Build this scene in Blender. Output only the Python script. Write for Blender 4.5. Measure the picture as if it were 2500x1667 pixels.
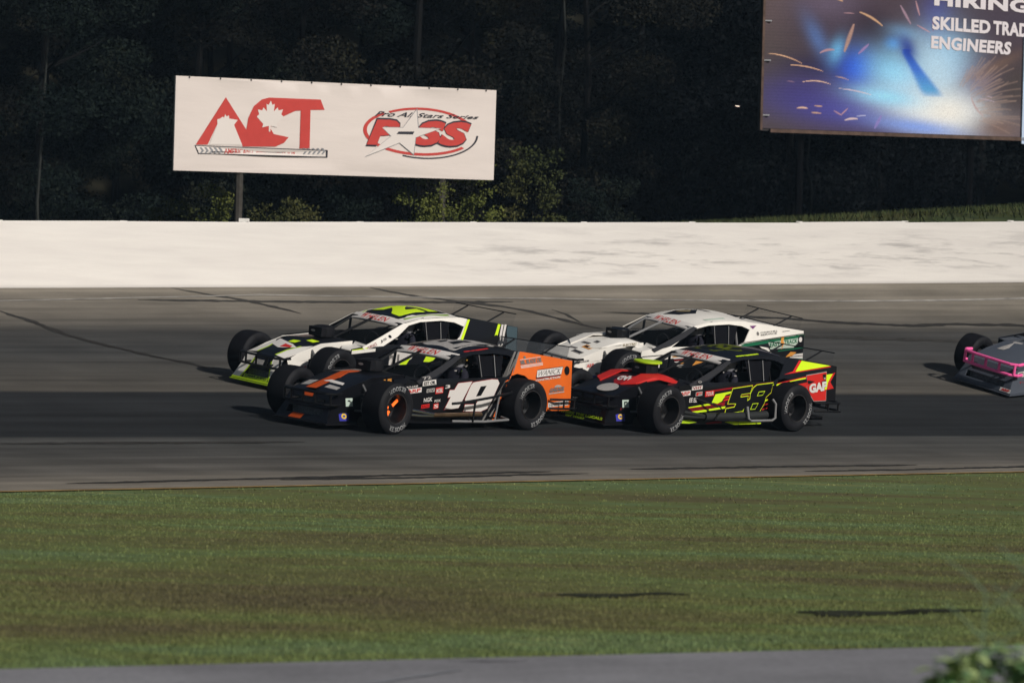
import bpy, math, random
from math import sin, cos, pi, radians
from mathutils import Vector, Matrix
from mathutils.geometry import delaunay_2d_cdt
import numpy as np

random.seed(7)
SC = bpy.context.scene
for o in list(bpy.data.objects):
    bpy.data.objects.remove(o)

# ------------------------------------------------------------------ camera, light, exposure
cd = bpy.data.cameras.new('camera')
cam = bpy.data.objects.new('camera', cd)
SC.collection.objects.link(cam)
cd.sensor_width = 36.0
cd.lens = 9000 / 2500 * 36.0
cd.clip_start = 0.5
cd.clip_end = 3000
cd.shift_y = -0.0101
cam.location = (0, 0, 1.7)
cam.rotation_euler = (Matrix.Rotation(radians(90), 3, 'X') @ Matrix.Rotation(radians(1.535), 3, 'Z')).to_euler()
cd.dof.use_dof = True
cd.dof.focus_distance = 52
cd.dof.aperture_fstop = 4.0
SC.camera = cam

SUN_DIR = Vector((-0.66, 0.70, -0.55)).normalized()      # the way the floodlight travels
world = bpy.data.worlds.new('World')
SC.world = world
world.use_nodes = True
wn = world.node_tree
bg = wn.nodes['Background']
sky = wn.nodes.new('ShaderNodeTexSky')
sky.sky_type = 'NISHITA'
sky.sun_disc = False
sky.sun_elevation = math.asin(-SUN_DIR.z)
sky.sun_rotation = math.atan2(-SUN_DIR.x, -SUN_DIR.y)
wn.links.new(sky.outputs[0], bg.inputs[0])
bg.inputs[1].default_value = 0.032
sl = bpy.data.lights.new('floodlight', 'SUN')
sl.energy = 3.55
sl.angle = radians(2.2)
sl.color = (1.0, 0.955, 0.90)
so = bpy.data.objects.new('floodlight', sl)
SC.collection.objects.link(so)
so.rotation_euler = SUN_DIR.to_track_quat('-Z', 'Y').to_euler()
so.location = (30, -30, 40)
SC.view_settings.view_transform = 'Standard'
SC.view_settings.look = 'None'
SC.view_settings.exposure = 0.0
SC.view_settings.gamma = 1.0
SC.view_settings.use_curve_mapping = False
SC.render.engine = 'CYCLES'
SC.cycles.max_bounces = 5
SC.cycles.volume_bounces = 0
SC.cycles.diffuse_bounces = 2
SC.cycles.glossy_bounces = 2

# ------------------------------------------------------------------ helpers
def link(o, parent=None):
    SC.collection.objects.link(o)
    if parent is not None:
        o.parent = parent
    return o

def tag(o, label=None, cat=None, group=None, kind=None):
    if label: o['label'] = label
    if cat: o['category'] = cat
    if group: o['group'] = group
    if kind: o['kind'] = kind
    return o

def empty(name, loc=(0, 0, 0), parent=None):
    o = bpy.data.objects.new(name, None)
    o.location = loc
    o.empty_display_size = 0.2
    return link(o, parent)

MATS = {}
def mat(name, color, rough=0.6, metal=0.0, coat=0.0, spec=0.12, var=0.0, scale=6.0, alpha=1.0, bump=0.0, emit=None, stretch=(1, 1, 1)):
    if name in MATS: return MATS[name]
    m = bpy.data.materials.new(name)
    m.use_nodes = True
    nt = m.node_tree
    b = nt.nodes['Principled BSDF']
    b.inputs['Base Color'].default_value = (*color, 1)
    b.inputs['Roughness'].default_value = rough
    b.inputs['Metallic'].default_value = metal
    b.inputs['Coat Weight'].default_value = coat
    b.inputs['Coat Roughness'].default_value = 0.12
    b.inputs['Specular IOR Level'].default_value = spec
    b.inputs['Alpha'].default_value = alpha
    if emit:
        b.inputs['Emission Color'].default_value = (*emit[0], 1)
        b.inputs['Emission Strength'].default_value = emit[1]
    if var > 0 or bump > 0:
        tc = nt.nodes.new('ShaderNodeTexCoord')
        mp = nt.nodes.new('ShaderNodeMapping')
        mp.inputs['Scale'].default_value = stretch
        nz = nt.nodes.new('ShaderNodeTexNoise')
        nz.inputs['Scale'].default_value = scale
        nz.inputs['Detail'].default_value = 5
        nt.links.new(tc.outputs['Object'], mp.inputs[0])
        nt.links.new(mp.outputs[0], nz.inputs['Vector'])
        if var > 0:
            r = nt.nodes.new('ShaderNodeValToRGB')
            r.color_ramp.elements[0].position = 0.3
            r.color_ramp.elements[1].position = 0.7
            r.color_ramp.elements[0].color = (*[c * (1 - var) for c in color], 1)
            r.color_ramp.elements[1].color = (*[min(1, c * (1 + var)) for c in color], 1)
            nt.links.new(nz.outputs['Fac'], r.inputs[0])
            nt.links.new(r.outputs[0], b.inputs['Base Color'])
        if bump > 0:
            bp = nt.nodes.new('ShaderNodeBump')
            bp.inputs['Strength'].default_value = bump
            bp.inputs['Distance'].default_value = 0.02
            nt.links.new(nz.outputs['Fac'], bp.inputs['Height'])
            nt.links.new(bp.outputs[0], b.inputs['Normal'])
    MATS[name] = m
    return m

class MB:
    def __init__(self):
        self.v = []; self.f = []; self.m = []; self.mats = []
    def mi(self, m):
        if m not in self.mats: self.mats.append(m)
        return self.mats.index(m)
    def add(self, vs, fs, m):
        n = len(self.v); k = self.mi(m)
        self.v.extend([tuple(p) for p in vs])
        for f in fs:
            self.f.append(tuple(i + n for i in f)); self.m.append(k)
        return self
    def box(self, c, s, m, rot=None):
        x, y, z = s[0] / 2, s[1] / 2, s[2] / 2
        vs = [Vector((a * x, b * y, d * z)) for a in (-1, 1) for b in (-1, 1) for d in (-1, 1)]
        if rot is not None: vs = [rot @ q for q in vs]
        vs = [q + Vector(c) for q in vs]
        return self.add(vs, [(0, 1, 3, 2), (4, 6, 7, 5), (0, 4, 5, 1), (2, 3, 7, 6), (0, 2, 6, 4), (1, 5, 7, 3)], m)
    def tube(self, pts, r, m, n=8, closed=False, r2=None):
        P = [Vector(p) for p in pts]; vs = []; fs = []
        N = len(P)
        up = Vector((0.13, 0.21, 0.97))
        for i, p in enumerate(P):
            if closed: t = P[(i + 1) % N] - P[i - 1]
            else: t = P[min(i + 1, N - 1)] - P[max(i - 1, 0)]
            t.normalize()
            a = t.cross(up)
            if a.length < 0.2: a = t.cross(Vector((1, 0, 0)))
            a.normalize(); b = t.cross(a)
            rr = r if r2 is None else r + (r2 - r) * i / (N - 1)
            for k in range(n):
                w = 2 * pi * k / n
                vs.append(p + (a * cos(w) + b * sin(w)) * rr)
        for i in range(N if closed else N - 1):
            j = (i + 1) % N
            for k in range(n):
                l = (k + 1) % n
                fs.append((i * n + k, i * n + l, j * n + l, j * n + k))
        if not closed:
            fs.append(tuple(range(n))[::-1]); fs.append(tuple((N - 1) * n + k for k in range(n)))
        return self.add(vs, fs, m)
    def lathe(self, prof, m, axis='y', c=(0, 0, 0), n=32, close=False):
        vs = []; fs = []; L = len(prof)
        for i in range(n):
            w = 2 * pi * i / n
            for r, h in prof:
                if axis == 'y': q = (r * cos(w), h, r * sin(w))
                else: q = (r * cos(w), r * sin(w), h)
                vs.append((q[0] + c[0], q[1] + c[1], q[2] + c[2]))
        for i in range(n):
            j = (i + 1) % n
            for k in range(L - 1):
                fs.append((i * L + k, j * L + k, j * L + k + 1, i * L + k + 1))
        return self.add(vs, fs, m)
    def mesh(self, name, smooth=True, angle=35):
        me = bpy.data.meshes.new(name)
        me.from_pydata(self.v, [], self.f)
        for m in self.mats: me.materials.append(m)
        me.polygons.foreach_set('material_index', self.m)
        if smooth:
            me.polygons.foreach_set('use_smooth', [True] * len(self.f))
            me.update()
            me.set_sharp_from_angle(angle=radians(angle))
        me.update()
        return me
    def build(self, name, parent=None, smooth=True, angle=35):
        return link(bpy.data.objects.new(name, self.mesh(name, smooth, angle)), parent)

def inside(p, poly):
    x, y = p; c = False; n = len(poly)
    for i in range(n):
        x1, y1 = poly[i]; x2, y2 = poly[i - 1]
        if (y1 > y) != (y2 > y) and x < (x2 - x1) * (y - y1) / (y2 - y1) + x1: c = not c
    return c

def tess(outline, holes=(), grid=None):
    pts = [Vector(p) for p in outline]; ed = [(i, (i + 1) % len(outline)) for i in range(len(outline))]
    for h in holes:
        n = len(pts); pts += [Vector(p) for p in h]; ed += [(n + i, n + (i + 1) % len(h)) for i in range(len(h))]
    if grid:
        xs = [p[0] for p in outline]; ys = [p[1] for p in outline]
        x = min(xs) + grid * .37
        while x < max(xs):
            y = min(ys) + grid * .41
            while y < max(ys):
                if inside((x, y), outline) and not any(inside((x, y), h) for h in holes): pts.append(Vector((x, y)))
                y += grid
            x += grid
    V, E_, F_, *_ = delaunay_2d_cdt(pts, ed, [], 0, 1e-5)
    out = []
    for f in F_:
        c = (sum(V[i][0] for i in f) / len(f), sum(V[i][1] for i in f) / len(f))
        if inside(c, outline) and not any(inside(c, h) for h in holes): out.append(tuple(f))
    return [(v[0], v[1]) for v in V], out

def panel(mb, outline, holes, fn, th, m, grid=0.12, m2=None):
    V, F_ = tess(outline, holes, grid)
    mb.add([fn(a, b, 0) for a, b in V], F_, m)
    mb.add([fn(a, b, -th) for a, b in V], [f[::-1] for f in F_], m2 or m)
    for lp in [outline] + list(holes):
        n = len(lp); vs = []
        for a, b in lp: vs += [fn(a, b, 0), fn(a, b, -th)]
        mb.add(vs, [(2 * i, 2 * i + 1, (2 * ((i + 1) % n)) + 1, 2 * ((i + 1) % n)) for i in range(n)], m)

TXT = {}
def text_tris(s, bold=0.0, shear=0.0, spacing=1.0):
    key = (s, bold, shear, spacing)
    if key in TXT: return TXT[key]
    cu = bpy.data.curves.new('t', 'FONT')
    cu.body = s; cu.offset = bold; cu.shear = shear; cu.space_character = spacing; cu.resolution_u = 3
    ob = bpy.data.objects.new('t', cu)
    me = bpy.data.meshes.new_from_object(ob)
    V = [(v.co.x, v.co.y) for v in me.vertices]; F_ = [tuple(p.vertices) for p in me.polygons]
    bpy.data.objects.remove(ob); bpy.data.curves.remove(cu); bpy.data.meshes.remove(me)
    x0 = min(v[0] for v in V); x1 = max(v[0] for v in V); y0 = min(v[1] for v in V); y1 = max(v[1] for v in V)
    V = [((a - x0) / (x1 - x0), (b - y0) / (y1 - y0)) for a, b in V]
    TXT[key] = (V, F_)
    return TXT[key]

def quadmap(q):   # TL TR BR BL
    def f(u, v):
        t = (q[0][0] + (q[1][0] - q[0][0]) * u, q[0][1] + (q[1][1] - q[0][1]) * u)
        b = (q[3][0] + (q[2][0] - q[3][0]) * u, q[3][1] + (q[2][1] - q[3][1]) * u)
        return (b[0] + (t[0] - b[0]) * v, b[1] + (t[1] - b[1]) * v)
    return f

def dtext(mb, s, q, fn, m, e=0.008, bold=0.02, shear=0.0, spacing=1.0):
    V, F_ = text_tris(s, bold, shear, spacing); g = quadmap(q)
    mb.add([fn(*g(a, b), e) for a, b in V], F_, m)

def dpoly(mb, pts, fn, m, e=0.004, holes=(), grid=0.15):
    V, F_ = tess(pts, holes, grid)
    mb.add([fn(a, b, e) for a, b in V], F_, m)

def grow(poly, d):
    n = len(poly); A = sum(poly[i - 1][0] * poly[i][1] - poly[i][0] * poly[i - 1][1] for i in range(n))
    s = 1 if A > 0 else -1; out = []
    for i in range(n):
        p0 = Vector(poly[i - 1]); p1 = Vector(poly[i]); p2 = Vector(poly[(i + 1) % n])
        a = (p1 - p0).normalized(); b = (p2 - p1).normalized()
        na = Vector((a.y, -a.x)) * s; nb = Vector((b.y, -b.x)) * s
        k = na + nb; l = max(k.length_squared, 0.7)
        out.append(tuple(p1 + k * (2 * d / l)))
    return out

def ell(cx, cy, rx, ry, n=28, a0=0, a1=2 * pi):
    return [(cx + rx * cos(a0 + (a1 - a0) * i / n), cy + ry * sin(a0 + (a1 - a0) * i / n)) for i in range(n)]

# ------------------------------------------------------------------ ground shape
def clampx(x): return max(-12.0, min(14.0, x))
def yi(x):
    def g(t): return 41.3635 + 1.1319 * t - 0.00035 * t * t
    if x < -9.5: return g(-9.5) + 0.3 * (x + 9.5)
    if x > 12: return g(12) + 0.12 * (x - 12)
    return g(x)
def yo(x):
    def g(t): return 65.12855 + 0.364117 * t - 0.012496 * t * t
    if x < -11: return g(-11) + 0.45 * (x + 11)
    if x > 13: return g(13) + 0.1 * (x - 13)
    return g(x)
def track_z(x, s):
    cx = clampx(x)
    return s * 0.269766 + s * s * 1.781965 + s ** 3 * 0.448091 + cx * s * (-0.002353 + 0.039255 * s)
def yr(x):
    def g(t): return 19.1 + 0.57 * t
    if x < -6: return g(-6) + 0.25 * (x + 6)
    if x > 7: return g(7) + 0.3 * (x - 7)
    return g(x)
def ground_z(x, y):
    a, b = yi(x), yo(x)
    s = (y - a) / (b - a)
    if s <= 0: return 0.0
    if s <= 1: return track_z(x, s)
    zb = track_z(x, 1.0)
    d = y - b - 0.3
    if d < 0: return zb
    zt_ = 3.55 + 0.085 * clampx(x)
    k = min(1, d / 6.0); k = k * k * (3 - 2 * k)
    return zb + (zt_ - zb) * k + max(0, d - 6) * 0.03 + max(0, min(d, 200) - 34) * 0.65

# ------------------------------------------------------------------ ground materials
def streak_mat(name, ramp, coord, sc, lo, hi, rough=0.9, fine=60, bump=0.25):
    """ramp over the UV v coordinate (or a noise), broken up by stretched noise"""
    m = bpy.data.materials.new(name); m.use_nodes = True
    nt = m.node_tree; b = nt.nodes['Principled BSDF']; b.inputs['Roughness'].default_value = rough
    b.inputs['Specular IOR Level'].default_value = 0.15
    N = nt.nodes.new; L = nt.links.new
    uv = N('ShaderNodeUVMap'); uv.uv_map = 'UVMap'
    mp = N('ShaderNodeMapping'); mp.inputs['Scale'].default_value = sc; L(uv.outputs[0], mp.inputs[0])
    n1 = N('ShaderNodeTexNoise'); n1.inputs['Scale'].default_value = 1.0; n1.inputs['Detail'].default_value = 6; n1.inputs['Roughness'].default_value = .6
    L(mp.outputs[0], n1.inputs['Vector'])
    sp = N('ShaderNodeSeparateXYZ'); L(uv.outputs[0], sp.inputs[0])
    wob = N('ShaderNodeMath'); wob.operation = 'MULTIPLY_ADD'; L(n1.outputs['Fac'], wob.inputs[0]); wob.inputs[1].default_value = coord; 
    sub = N('ShaderNodeMath'); sub.operation = 'SUBTRACT'; L(sp.outputs['Y'], sub.inputs[0]); sub.inputs[1].default_value = coord * .5
    L(sub.outputs[0], wob.inputs[2])
    r = N('ShaderNodeValToRGB'); cr_ = r.color_ramp
    while len(cr_.elements) < len(ramp): cr_.elements.new(0.5)
    for e, (p, c) in zip(cr_.elements, ramp): e.position = p; e.color = (*c, 1)
    L(wob.outputs[0], r.inputs[0])
    mr = N('ShaderNodeMapRange'); mr.inputs[1].default_value = .3; mr.inputs[2].default_value = .7; mr.inputs[3].default_value = lo; mr.inputs[4].default_value = hi
    L(n1.outputs['Fac'], mr.inputs[0])
    tc = N('ShaderNodeTexCoord')
    n2 = N('ShaderNodeTexNoise'); n2.inputs['Scale'].default_value = fine; n2.inputs['Detail'].default_value = 3; L(tc.outputs['Object'], n2.inputs['Vector'])
    mr2 = N('ShaderNodeMapRange'); mr2.inputs[1].default_value = .3; mr2.inputs[2].default_value = .7; mr2.inputs[3].default_value = .88; mr2.inputs[4].default_value = 1.12
    L(n2.outputs['Fac'], mr2.inputs[0])
    n3 = N('ShaderNodeTexNoise'); n3.inputs['Scale'].default_value = .7; n3.inputs['Detail'].default_value = 8; L(tc.outputs['Object'], n3.inputs['Vector'])
    mr3 = N('ShaderNodeMapRange'); mr3.inputs[1].default_value = .3; mr3.inputs[2].default_value = .7; mr3.inputs[3].default_value = .80; mr3.inputs[4].default_value = 1.16
    L(n3.outputs['Fac'], mr3.inputs[0])
    mu = N('ShaderNodeMath'); mu.operation = 'MULTIPLY'; L(mr.outputs[0], mu.inputs[0]); L(mr2.outputs[0], mu.inputs[1])
    mu2 = N('ShaderNodeMath'); mu2.operation = 'MULTIPLY'; L(mu.outputs[0], mu2.inputs[0]); L(mr3.outputs[0], mu2.inputs[1])
    vm = N('ShaderNodeVectorMath'); vm.operation = 'SCALE'; L(r.outputs[0], vm.inputs[0]); L(mu2.outputs[0], vm.inputs['Scale'])
    L(vm.outputs[0], b.inputs['Base Color'])
    bp = N('ShaderNodeBump'); bp.inputs['Strength'].default_value = bump; bp.inputs['Distance'].default_value = .01
    L(n2.outputs['Fac'], bp.inputs['Height']); L(bp.outputs[0], b.inputs['Normal'])
    return m

G1 = (.212, .188, .152); G2 = (.195, .172, .139); GD = (.057, .057, .055); GM = (.102, .092, .077); ST = (.0205, .0225, .0240)
asphalt = streak_mat('track_asphalt', [(0, (.235, .207, .168)), (.06, (.22, .195, .158)), (.125, (.125, .115, .100)), (.22, (.080, .077, .070)), (.322, (.070, .070, .066)), (.331, ST), (.552, (.0230, .0245, .0260)), (.563, GM), (.66, (.080, .075, .066)), (.74, GD), (.82, (.060, .058, .054)), (.90, G2), (1.0, G1)],
                     .022, (.13, 44, 1), .66, 1.34)
road_mat = streak_mat('road_asphalt', [(0, (.215, .215, .226)), (1, (.25, .245, .256))], .3, (.3, 6, 1), .85, 1.15, fine=30)

def grass_color_nodes(nt, uvbased=False):
    N = nt.nodes.new; L = nt.links.new
    g = N('ShaderNodeNewGeometry')
    mp = N('ShaderNodeMapping'); mp.inputs['Rotation'].default_value = (0, 0, radians(-14)); mp.inputs['Scale'].default_value = (.24, .66, 0)
    L(g.outputs['Position'], mp.inputs[0])
    n1 = N('ShaderNodeTexNoise'); n1.inputs['Scale'].default_value = 1; n1.inputs['Detail'].default_value = 6; n1.inputs['Roughness'].default_value = .62
    L(mp.outputs[0], n1.inputs['Vector'])
    sx_ = N('ShaderNodeSeparateXYZ'); L(g.outputs['Position'], sx_.inputs[0])
    dd = N('ShaderNodeMath'); dd.operation = 'MULTIPLY_ADD'; L(sx_.outputs['X'], dd.inputs[0]); dd.inputs[1].default_value = -.72; L(sx_.outputs['Y'], dd.inputs[2])
    dm = N('ShaderNodeMapRange'); dm.inputs[1].default_value = 18; dm.inputs[2].default_value = 42; L(dd.outputs[0], dm.inputs[0])
    dr_ = N('ShaderNodeValToRGB'); ee = dr_.color_ramp
    while len(ee.elements) < 5: ee.elements.new(.5)
    for q, (p, c) in zip(ee.elements, [(0, .60), (.12, .50), (.26, .36), (.52, .50), (1, .62)]): q.position = p; q.color = (c, c, c, 1)
    L(dm.outputs[0], dr_.inputs[0])
    ad = N('ShaderNodeMath'); ad.operation = 'MULTIPLY_ADD'; L(dr_.outputs[0], ad.inputs[0]); ad.inputs[1].default_value = .42; L(n1.outputs['Fac'], ad.inputs[2])
    sb = N('ShaderNodeMath'); sb.operation = 'SUBTRACT'; L(ad.outputs[0], sb.inputs[0]); sb.inputs[1].default_value = .21
    r = N('ShaderNodeValToRGB'); e = r.color_ramp
    cols = [(.30, (.096, .082, .042)), (.40, (.116, .110, .045)), (.48, (.126, .138, .048)), (.55, (.124, .156, .052)), (.62, (.118, .168, .070)), (.70, (.18, .20, .072))]
    while len(e.elements) < len(cols): e.elements.new(.5)
    for q, (p, c) in zip(e.elements, cols): q.position = p; q.color = (*c, 1)
    L(sb.outputs[0], r.inputs[0])
    n2 = N('ShaderNodeTexNoise'); mp2 = N('ShaderNodeMapping'); mp2.inputs['Scale'].default_value = (1.6, 3.2, 0); L(g.outputs['Position'], mp2.inputs[0]); n2.inputs['Scale'].default_value = 1.5; n2.inputs['Detail'].default_value = 7; L(mp2.outputs[0], n2.inputs['Vector'])
    mr = N('ShaderNodeMapRange'); mr.inputs[1].default_value = .3; mr.inputs[2].default_value = .7; mr.inputs[3].default_value = .80; mr.inputs[4].default_value = 1.18
    L(n2.outputs['Fac'], mr.inputs[0])
    vm = N('ShaderNodeVectorMath'); vm.operation = 'SCALE'; L(r.outputs[0], vm.inputs[0]); L(mr.outputs[0], vm.inputs['Scale'])
    return vm.outputs[0]

def grass_mat(name, rough=.85, k=1.0):
    m = bpy.data.materials.new(name); m.use_nodes = True
    nt = m.node_tree; b = nt.nodes['Principled BSDF']; b.inputs['Roughness'].default_value = rough
    b.inputs['Specular IOR Level'].default_value = .15
    c = grass_color_nodes(nt)
    s = nt.nodes.new('ShaderNodeVectorMath'); s.operation = 'SCALE'; s.inputs['Scale'].default_value = k
    nt.links.new(c, s.inputs[0]); nt.links.new(s.outputs[0], b.inputs['Base Color'])
    return m
turf = grass_mat('turf', k=1.05)
blade_mat = grass_mat('grass_blade', .8, k=1.25)
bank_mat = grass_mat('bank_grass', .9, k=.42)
soil = mat('dark_soil', (.03, .028, .018), .95, var=.35, scale=2)
patch = mat('dark_patch', (.030, .033, .020), .9, var=.4, scale=4)

# ------------------------------------------------------------------ ground sheets
def sheet(name, us, vs, fn, m, uvf=None, parent=None):
    V = []; F_ = []; n = len(vs)
    for u in us:
        for v in vs: V.append(fn(u, v))
    for i in range(len(us) - 1):
        for j in range(n - 1): F_.append((i * n + j, (i + 1) * n + j, (i + 1) * n + j + 1, i * n + j + 1))
    me = bpy.data.meshes.new(name); me.from_pydata(V, [], F_); me.materials.append(m)
    me.polygons.foreach_set('use_smooth', [True] * len(F_))
    if uvf:
        ul = me.uv_layers.new(name='UVMap')
        for lp in me.loops:
            i = lp.vertex_index; ul.data[lp.index].uv = uvf(us[i // n], vs[i % n])
    me.update()
    return link(bpy.data.objects.new(name, me), parent)

XS = sorted(set([round(t, 3) for t in list(np.arange(-24, 26.01, .8)) + [-600, -300, -150, -90, -60, -45, -36, -30, 32, 38, 48, 60, 90, 150, 300, 600]]))
YS = [-300, -100, -40, -15, 0] + [round(t, 2) for t in np.arange(4, 116, 1.5)] + [125, 140, 160, 200, 260, 400, 900]
def gnd(x, y):
    k = 0 if abs(x) < 60 else 0
    return (x, y, ground_z(max(-60, min(60, x)), y + 0 * k) - 0.07)
tag(sheet('ground', XS, YS, gnd, soil), 'dark earth ground running back under the woods', kind='structure')
XT = [round(t, 3) for t in np.arange(-60, 60.01, .75)]
SS = [i / 48 for i in range(49)]
def trk(x, s, e=0.0):
    y = yi(x) + s * (yo(x) - yi(x)); return (x, y, track_z(x, s) + e)
tag(sheet('race_track', XT, SS, lambda x, s: trk(x, s, 0.004), asphalt, lambda x, s: (x * 1.1, s)), 'banked grey asphalt race track with a dark sealed band', kind='structure')
tag(sheet('infield_grass', XT, [i / 20 for i in range(21)], lambda x, t: (x, yr(x) + t * (yi(x) - yr(x)), 0.0 - 0.0 * t), turf), 'mown green and brown infield grass beside the track', kind='structure')
tag(sheet('infield_road', XT, [i / 8 for i in range(9)], lambda x, t: (x, yr(x) - 7.4 + t * 7.4, 0.012), road_mat, lambda x, t: (x, t)), 'grey asphalt infield road at the near edge', kind='structure')
tag(sheet('near_verge', XT, [i / 8 for i in range(9)], lambda x, t: (x, yr(x) - 7.4 - 22 + t * 22, 0.0), turf), 'grass verge on the near side of the infield road', kind='structure')
tag(sheet('grass_bank', XT, [i / 20 for i in range(21)], lambda x, t: (x, yo(x) + .5 + t * 16, ground_z(x, yo(x) + .5 + t * 16) - .02), bank_mat), 'grass bank behind the white wall', kind='structure')

def ribbon(name, pts, w, m, e, kind='structure', wob=0.0, label=None, seed=1, ground=None):
    rr = random.Random(seed); P = []
    for i in range(len(pts) - 1):
        a, b = Vector(pts[i]), Vector(pts[i + 1]); n = max(2, int((b - a).length / .12))
        for k in range(n): P.append(a + (b - a) * k / n)
    P.append(Vector(pts[-1])); V = []; F_ = []
    off = 0
    for i, p in enumerate(P):
        t = (P[min(i + 1, len(P) - 1)] - P[max(i - 1, 0)]).normalized(); nrm = Vector((-t.y, t.x))
        off = off * .8 + rr.uniform(-1, 1) * wob
        ww = w * (.5 + rr.random() * .6) if wob else w * .5
        if wob: ww *= min(1, (min(i, len(P) - 1 - i) + 1) / 6)
        for s in (-1, 1):
            q = p + nrm * (off + s * ww)
            V.append((q.x, q.y, ground_z(q.x, q.y) + e))
    for i in range(len(P) - 1): F_.append((2 * i, 2 * i + 2, 2 * i + 3, 2 * i + 1))
    me = bpy.data.meshes.new(name); me.from_pydata(V, [], F_); me.materials.append(m); me.update()
    return tag(link(bpy.data.objects.new(name, me)), label, kind=kind)
tar = mat('crack_tar', (.022, .02, .018), .6)
white_line = mat('worn_white_line', (.30, .28, .25), .8, var=.35, scale=3)
yellow_line = mat('worn_yellow_line', (.36, .22, .07), .8, var=.4, scale=3)
skid = mat('skid_rubber', (.045, .042, .038), .8, var=.3)
cr_lists = [[(-8.14, 58.6), (-7.63, 57.88), (-6.85, 56.56), (-6.08, 55.68), (-5.5, 55.14), (-4.8, 54.6), (-4.02, 53.74)],
            [(-5.78, 62.52), (-5.2, 62.16), (-4.63, 61.9), (-4.12, 61.5), (-3.5, 60.92)],
            [(-2.48, 64.0), (-1.86, 63.58), (-1.03, 63.36), (-0.2, 63.2), (0.32, 63.0), (0.84, 62.46), (1.53, 61.94)],
            [(0.66, 63.28), (0.92, 63.0), (1.2, 62.24)],
            [(1.53, 63.4), (3.21, 63.9), (4.98, 64.14), (5.49, 64.1), (6.13, 64.22), (7.03, 64.44), (7.83, 64.78), (9.5, 65.1)]]
for i, L_ in enumerate(cr_lists):
    ribbon('crack_sealant', L_, .09 if i != 3 else .05, tar, .009, wob=.02, seed=i + 3, label='black tar line sealing a crack in the banking')
ribbon('wall_line', [(-12, 57.3), (-8.3, 59.7), (-6.34, 61.14), (-4.27, 62.52), (0.55, 64.2), (4.05, 65.2), (9.31, 66.6), (12, 67.0)], .1, white_line, .010, label='worn white line below the wall')
ribbon('edge_line', [(x, yi(x) + .06) for x in np.arange(-14, 14.1, .5)], .11, yellow_line, .011, label='worn yellow line where asphalt meets grass')
for i, L_ in enumerate([[(-2.46, 39.9), (-1.29, 41.2), (0.95, 43.92)], [(3.74, 46.7), (5.32, 48.4), (7.6, 51.2)], [(-5.91, 42.84), (-4.53, 44.18), (-2.55, 46.06)], [(-4.5, 37.6), (-2, 40.8), (.5, 43.9)], [(1.5, 45.2), (3.4, 47.3), (5.5, 49.5)], [(-6.2, 61.0), (-3.2, 62.3), (0, 63.7)], [(2, 62.2), (5.5, 63.0), (9, 64.0)]]):
    ribbon('skid_mark', L_, .11, skid, .010, wob=.012, seed=i + 20, label='dark rubber skid mark along the track')
pale_line = mat('faded_line', (.26, .27, .29), .8)
ribbon('road_line', [(-1.25, 16.6), (-.6, 17.5), (-.2, 18.3)], .03, pale_line, .018, wob=.006, seed=5, label='faint pale line across the infield road')
ribbon('road_crack', [(-.28, 18.74), (-.1, 18.78), (.12, 18.86)], .035, tar, .020, wob=.008, seed=6, label='short dark crack in the infield road')

# flat dark patches in the grass
def blob(name, cx, cy, L1, W1, ang, seed, label):
    rr = random.Random(seed); out = []
    for k in range(40):
        a = 2 * pi * k / 40; q = (1 + .25 * sin(3 * a + seed) + rr.uniform(-.12, .12))
        u = L1 * cos(a) * q; v = W1 * sin(a) * q
        out.append((cx + u * cos(ang) - v * sin(ang), cy + u * sin(ang) + v * cos(ang)))
    mb = MB(); V, F_ = tess(out)
    mb.add([(a, b, .006) for a, b in V], F_, patch)
    return tag(mb.build(name, smooth=False), label, kind='structure')
HOL = [(.62, 23.9, .26, .17, .45), (2.2, 22.95, .42, .20, .5), (2.75, 23.35, .34, .12, .5), (1.0, 24.2, .2, .10, .45)]
for i, h in enumerate(HOL): blob('grass_patch', *h, i + 1, 'dark hollow in the infield grass')

# grass blades (uncountable)
def grass_blades():
    rr = np.random.default_rng(5)
    V = []; F_ = []
    n = 0
    def zone(count, y0, y1, h0, w0):
        nonlocal n
        ys = np.sqrt(rr.uniform(y0 ** 2, y1 ** 2, count)); xs = rr.uniform(-.165, .165, count) * ys
        for x, y in zip(xs, ys):
            if not (yr(x) - .05 + rr.uniform(0, .12) < y < yi(x) - .06): continue
            if any(((x - a) / (c * 1.0)) ** 2 + ((y - b - (x - a) * .5) / (d * 1.3)) ** 2 < 1 for a, b, c, d, _ in HOL) and rr.random() < .9: continue
            edge = max(0, 1 - (y - yr(x)) / .8)
            h = h0 * (rr.uniform(.4, 1.0) + edge * rr.uniform(0, .9)) * (1.5 if rr.random() < .02 else 1)
            a = rr.uniform(0, 2 * pi); lx, ly = rr.uniform(-.6, .6, 2) * h
            w = w0 * rr.uniform(.6, 1.2); dx, dy = cos(a) * w, sin(a) * w
            V.extend([(x - dx, y - dy, 0), (x + dx, y + dy, 0), (x + dx * .6 + lx * .5, y + dy * .6 + ly * .5, h * .6), (x + lx, y + ly, h)])
            F_.append((n, n + 1, n + 2)); F_.append((n, n + 2, n + 3)); n += 4
    zone(60000, 15, 24, .022, .0035)
    zone(42000, 24, 36, .018, .005)
    zone(9000, 36, 54, .022, .008)
    me = bpy.data.meshes.new('grass'); me.from_pydata(V, [], F_); me.materials.append(blade_mat); me.update()
    tag(link(bpy.data.objects.new('grass', me)), 'short green and straw coloured blades of infield grass', 'grass', kind='stuff')
grass_blades()

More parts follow.
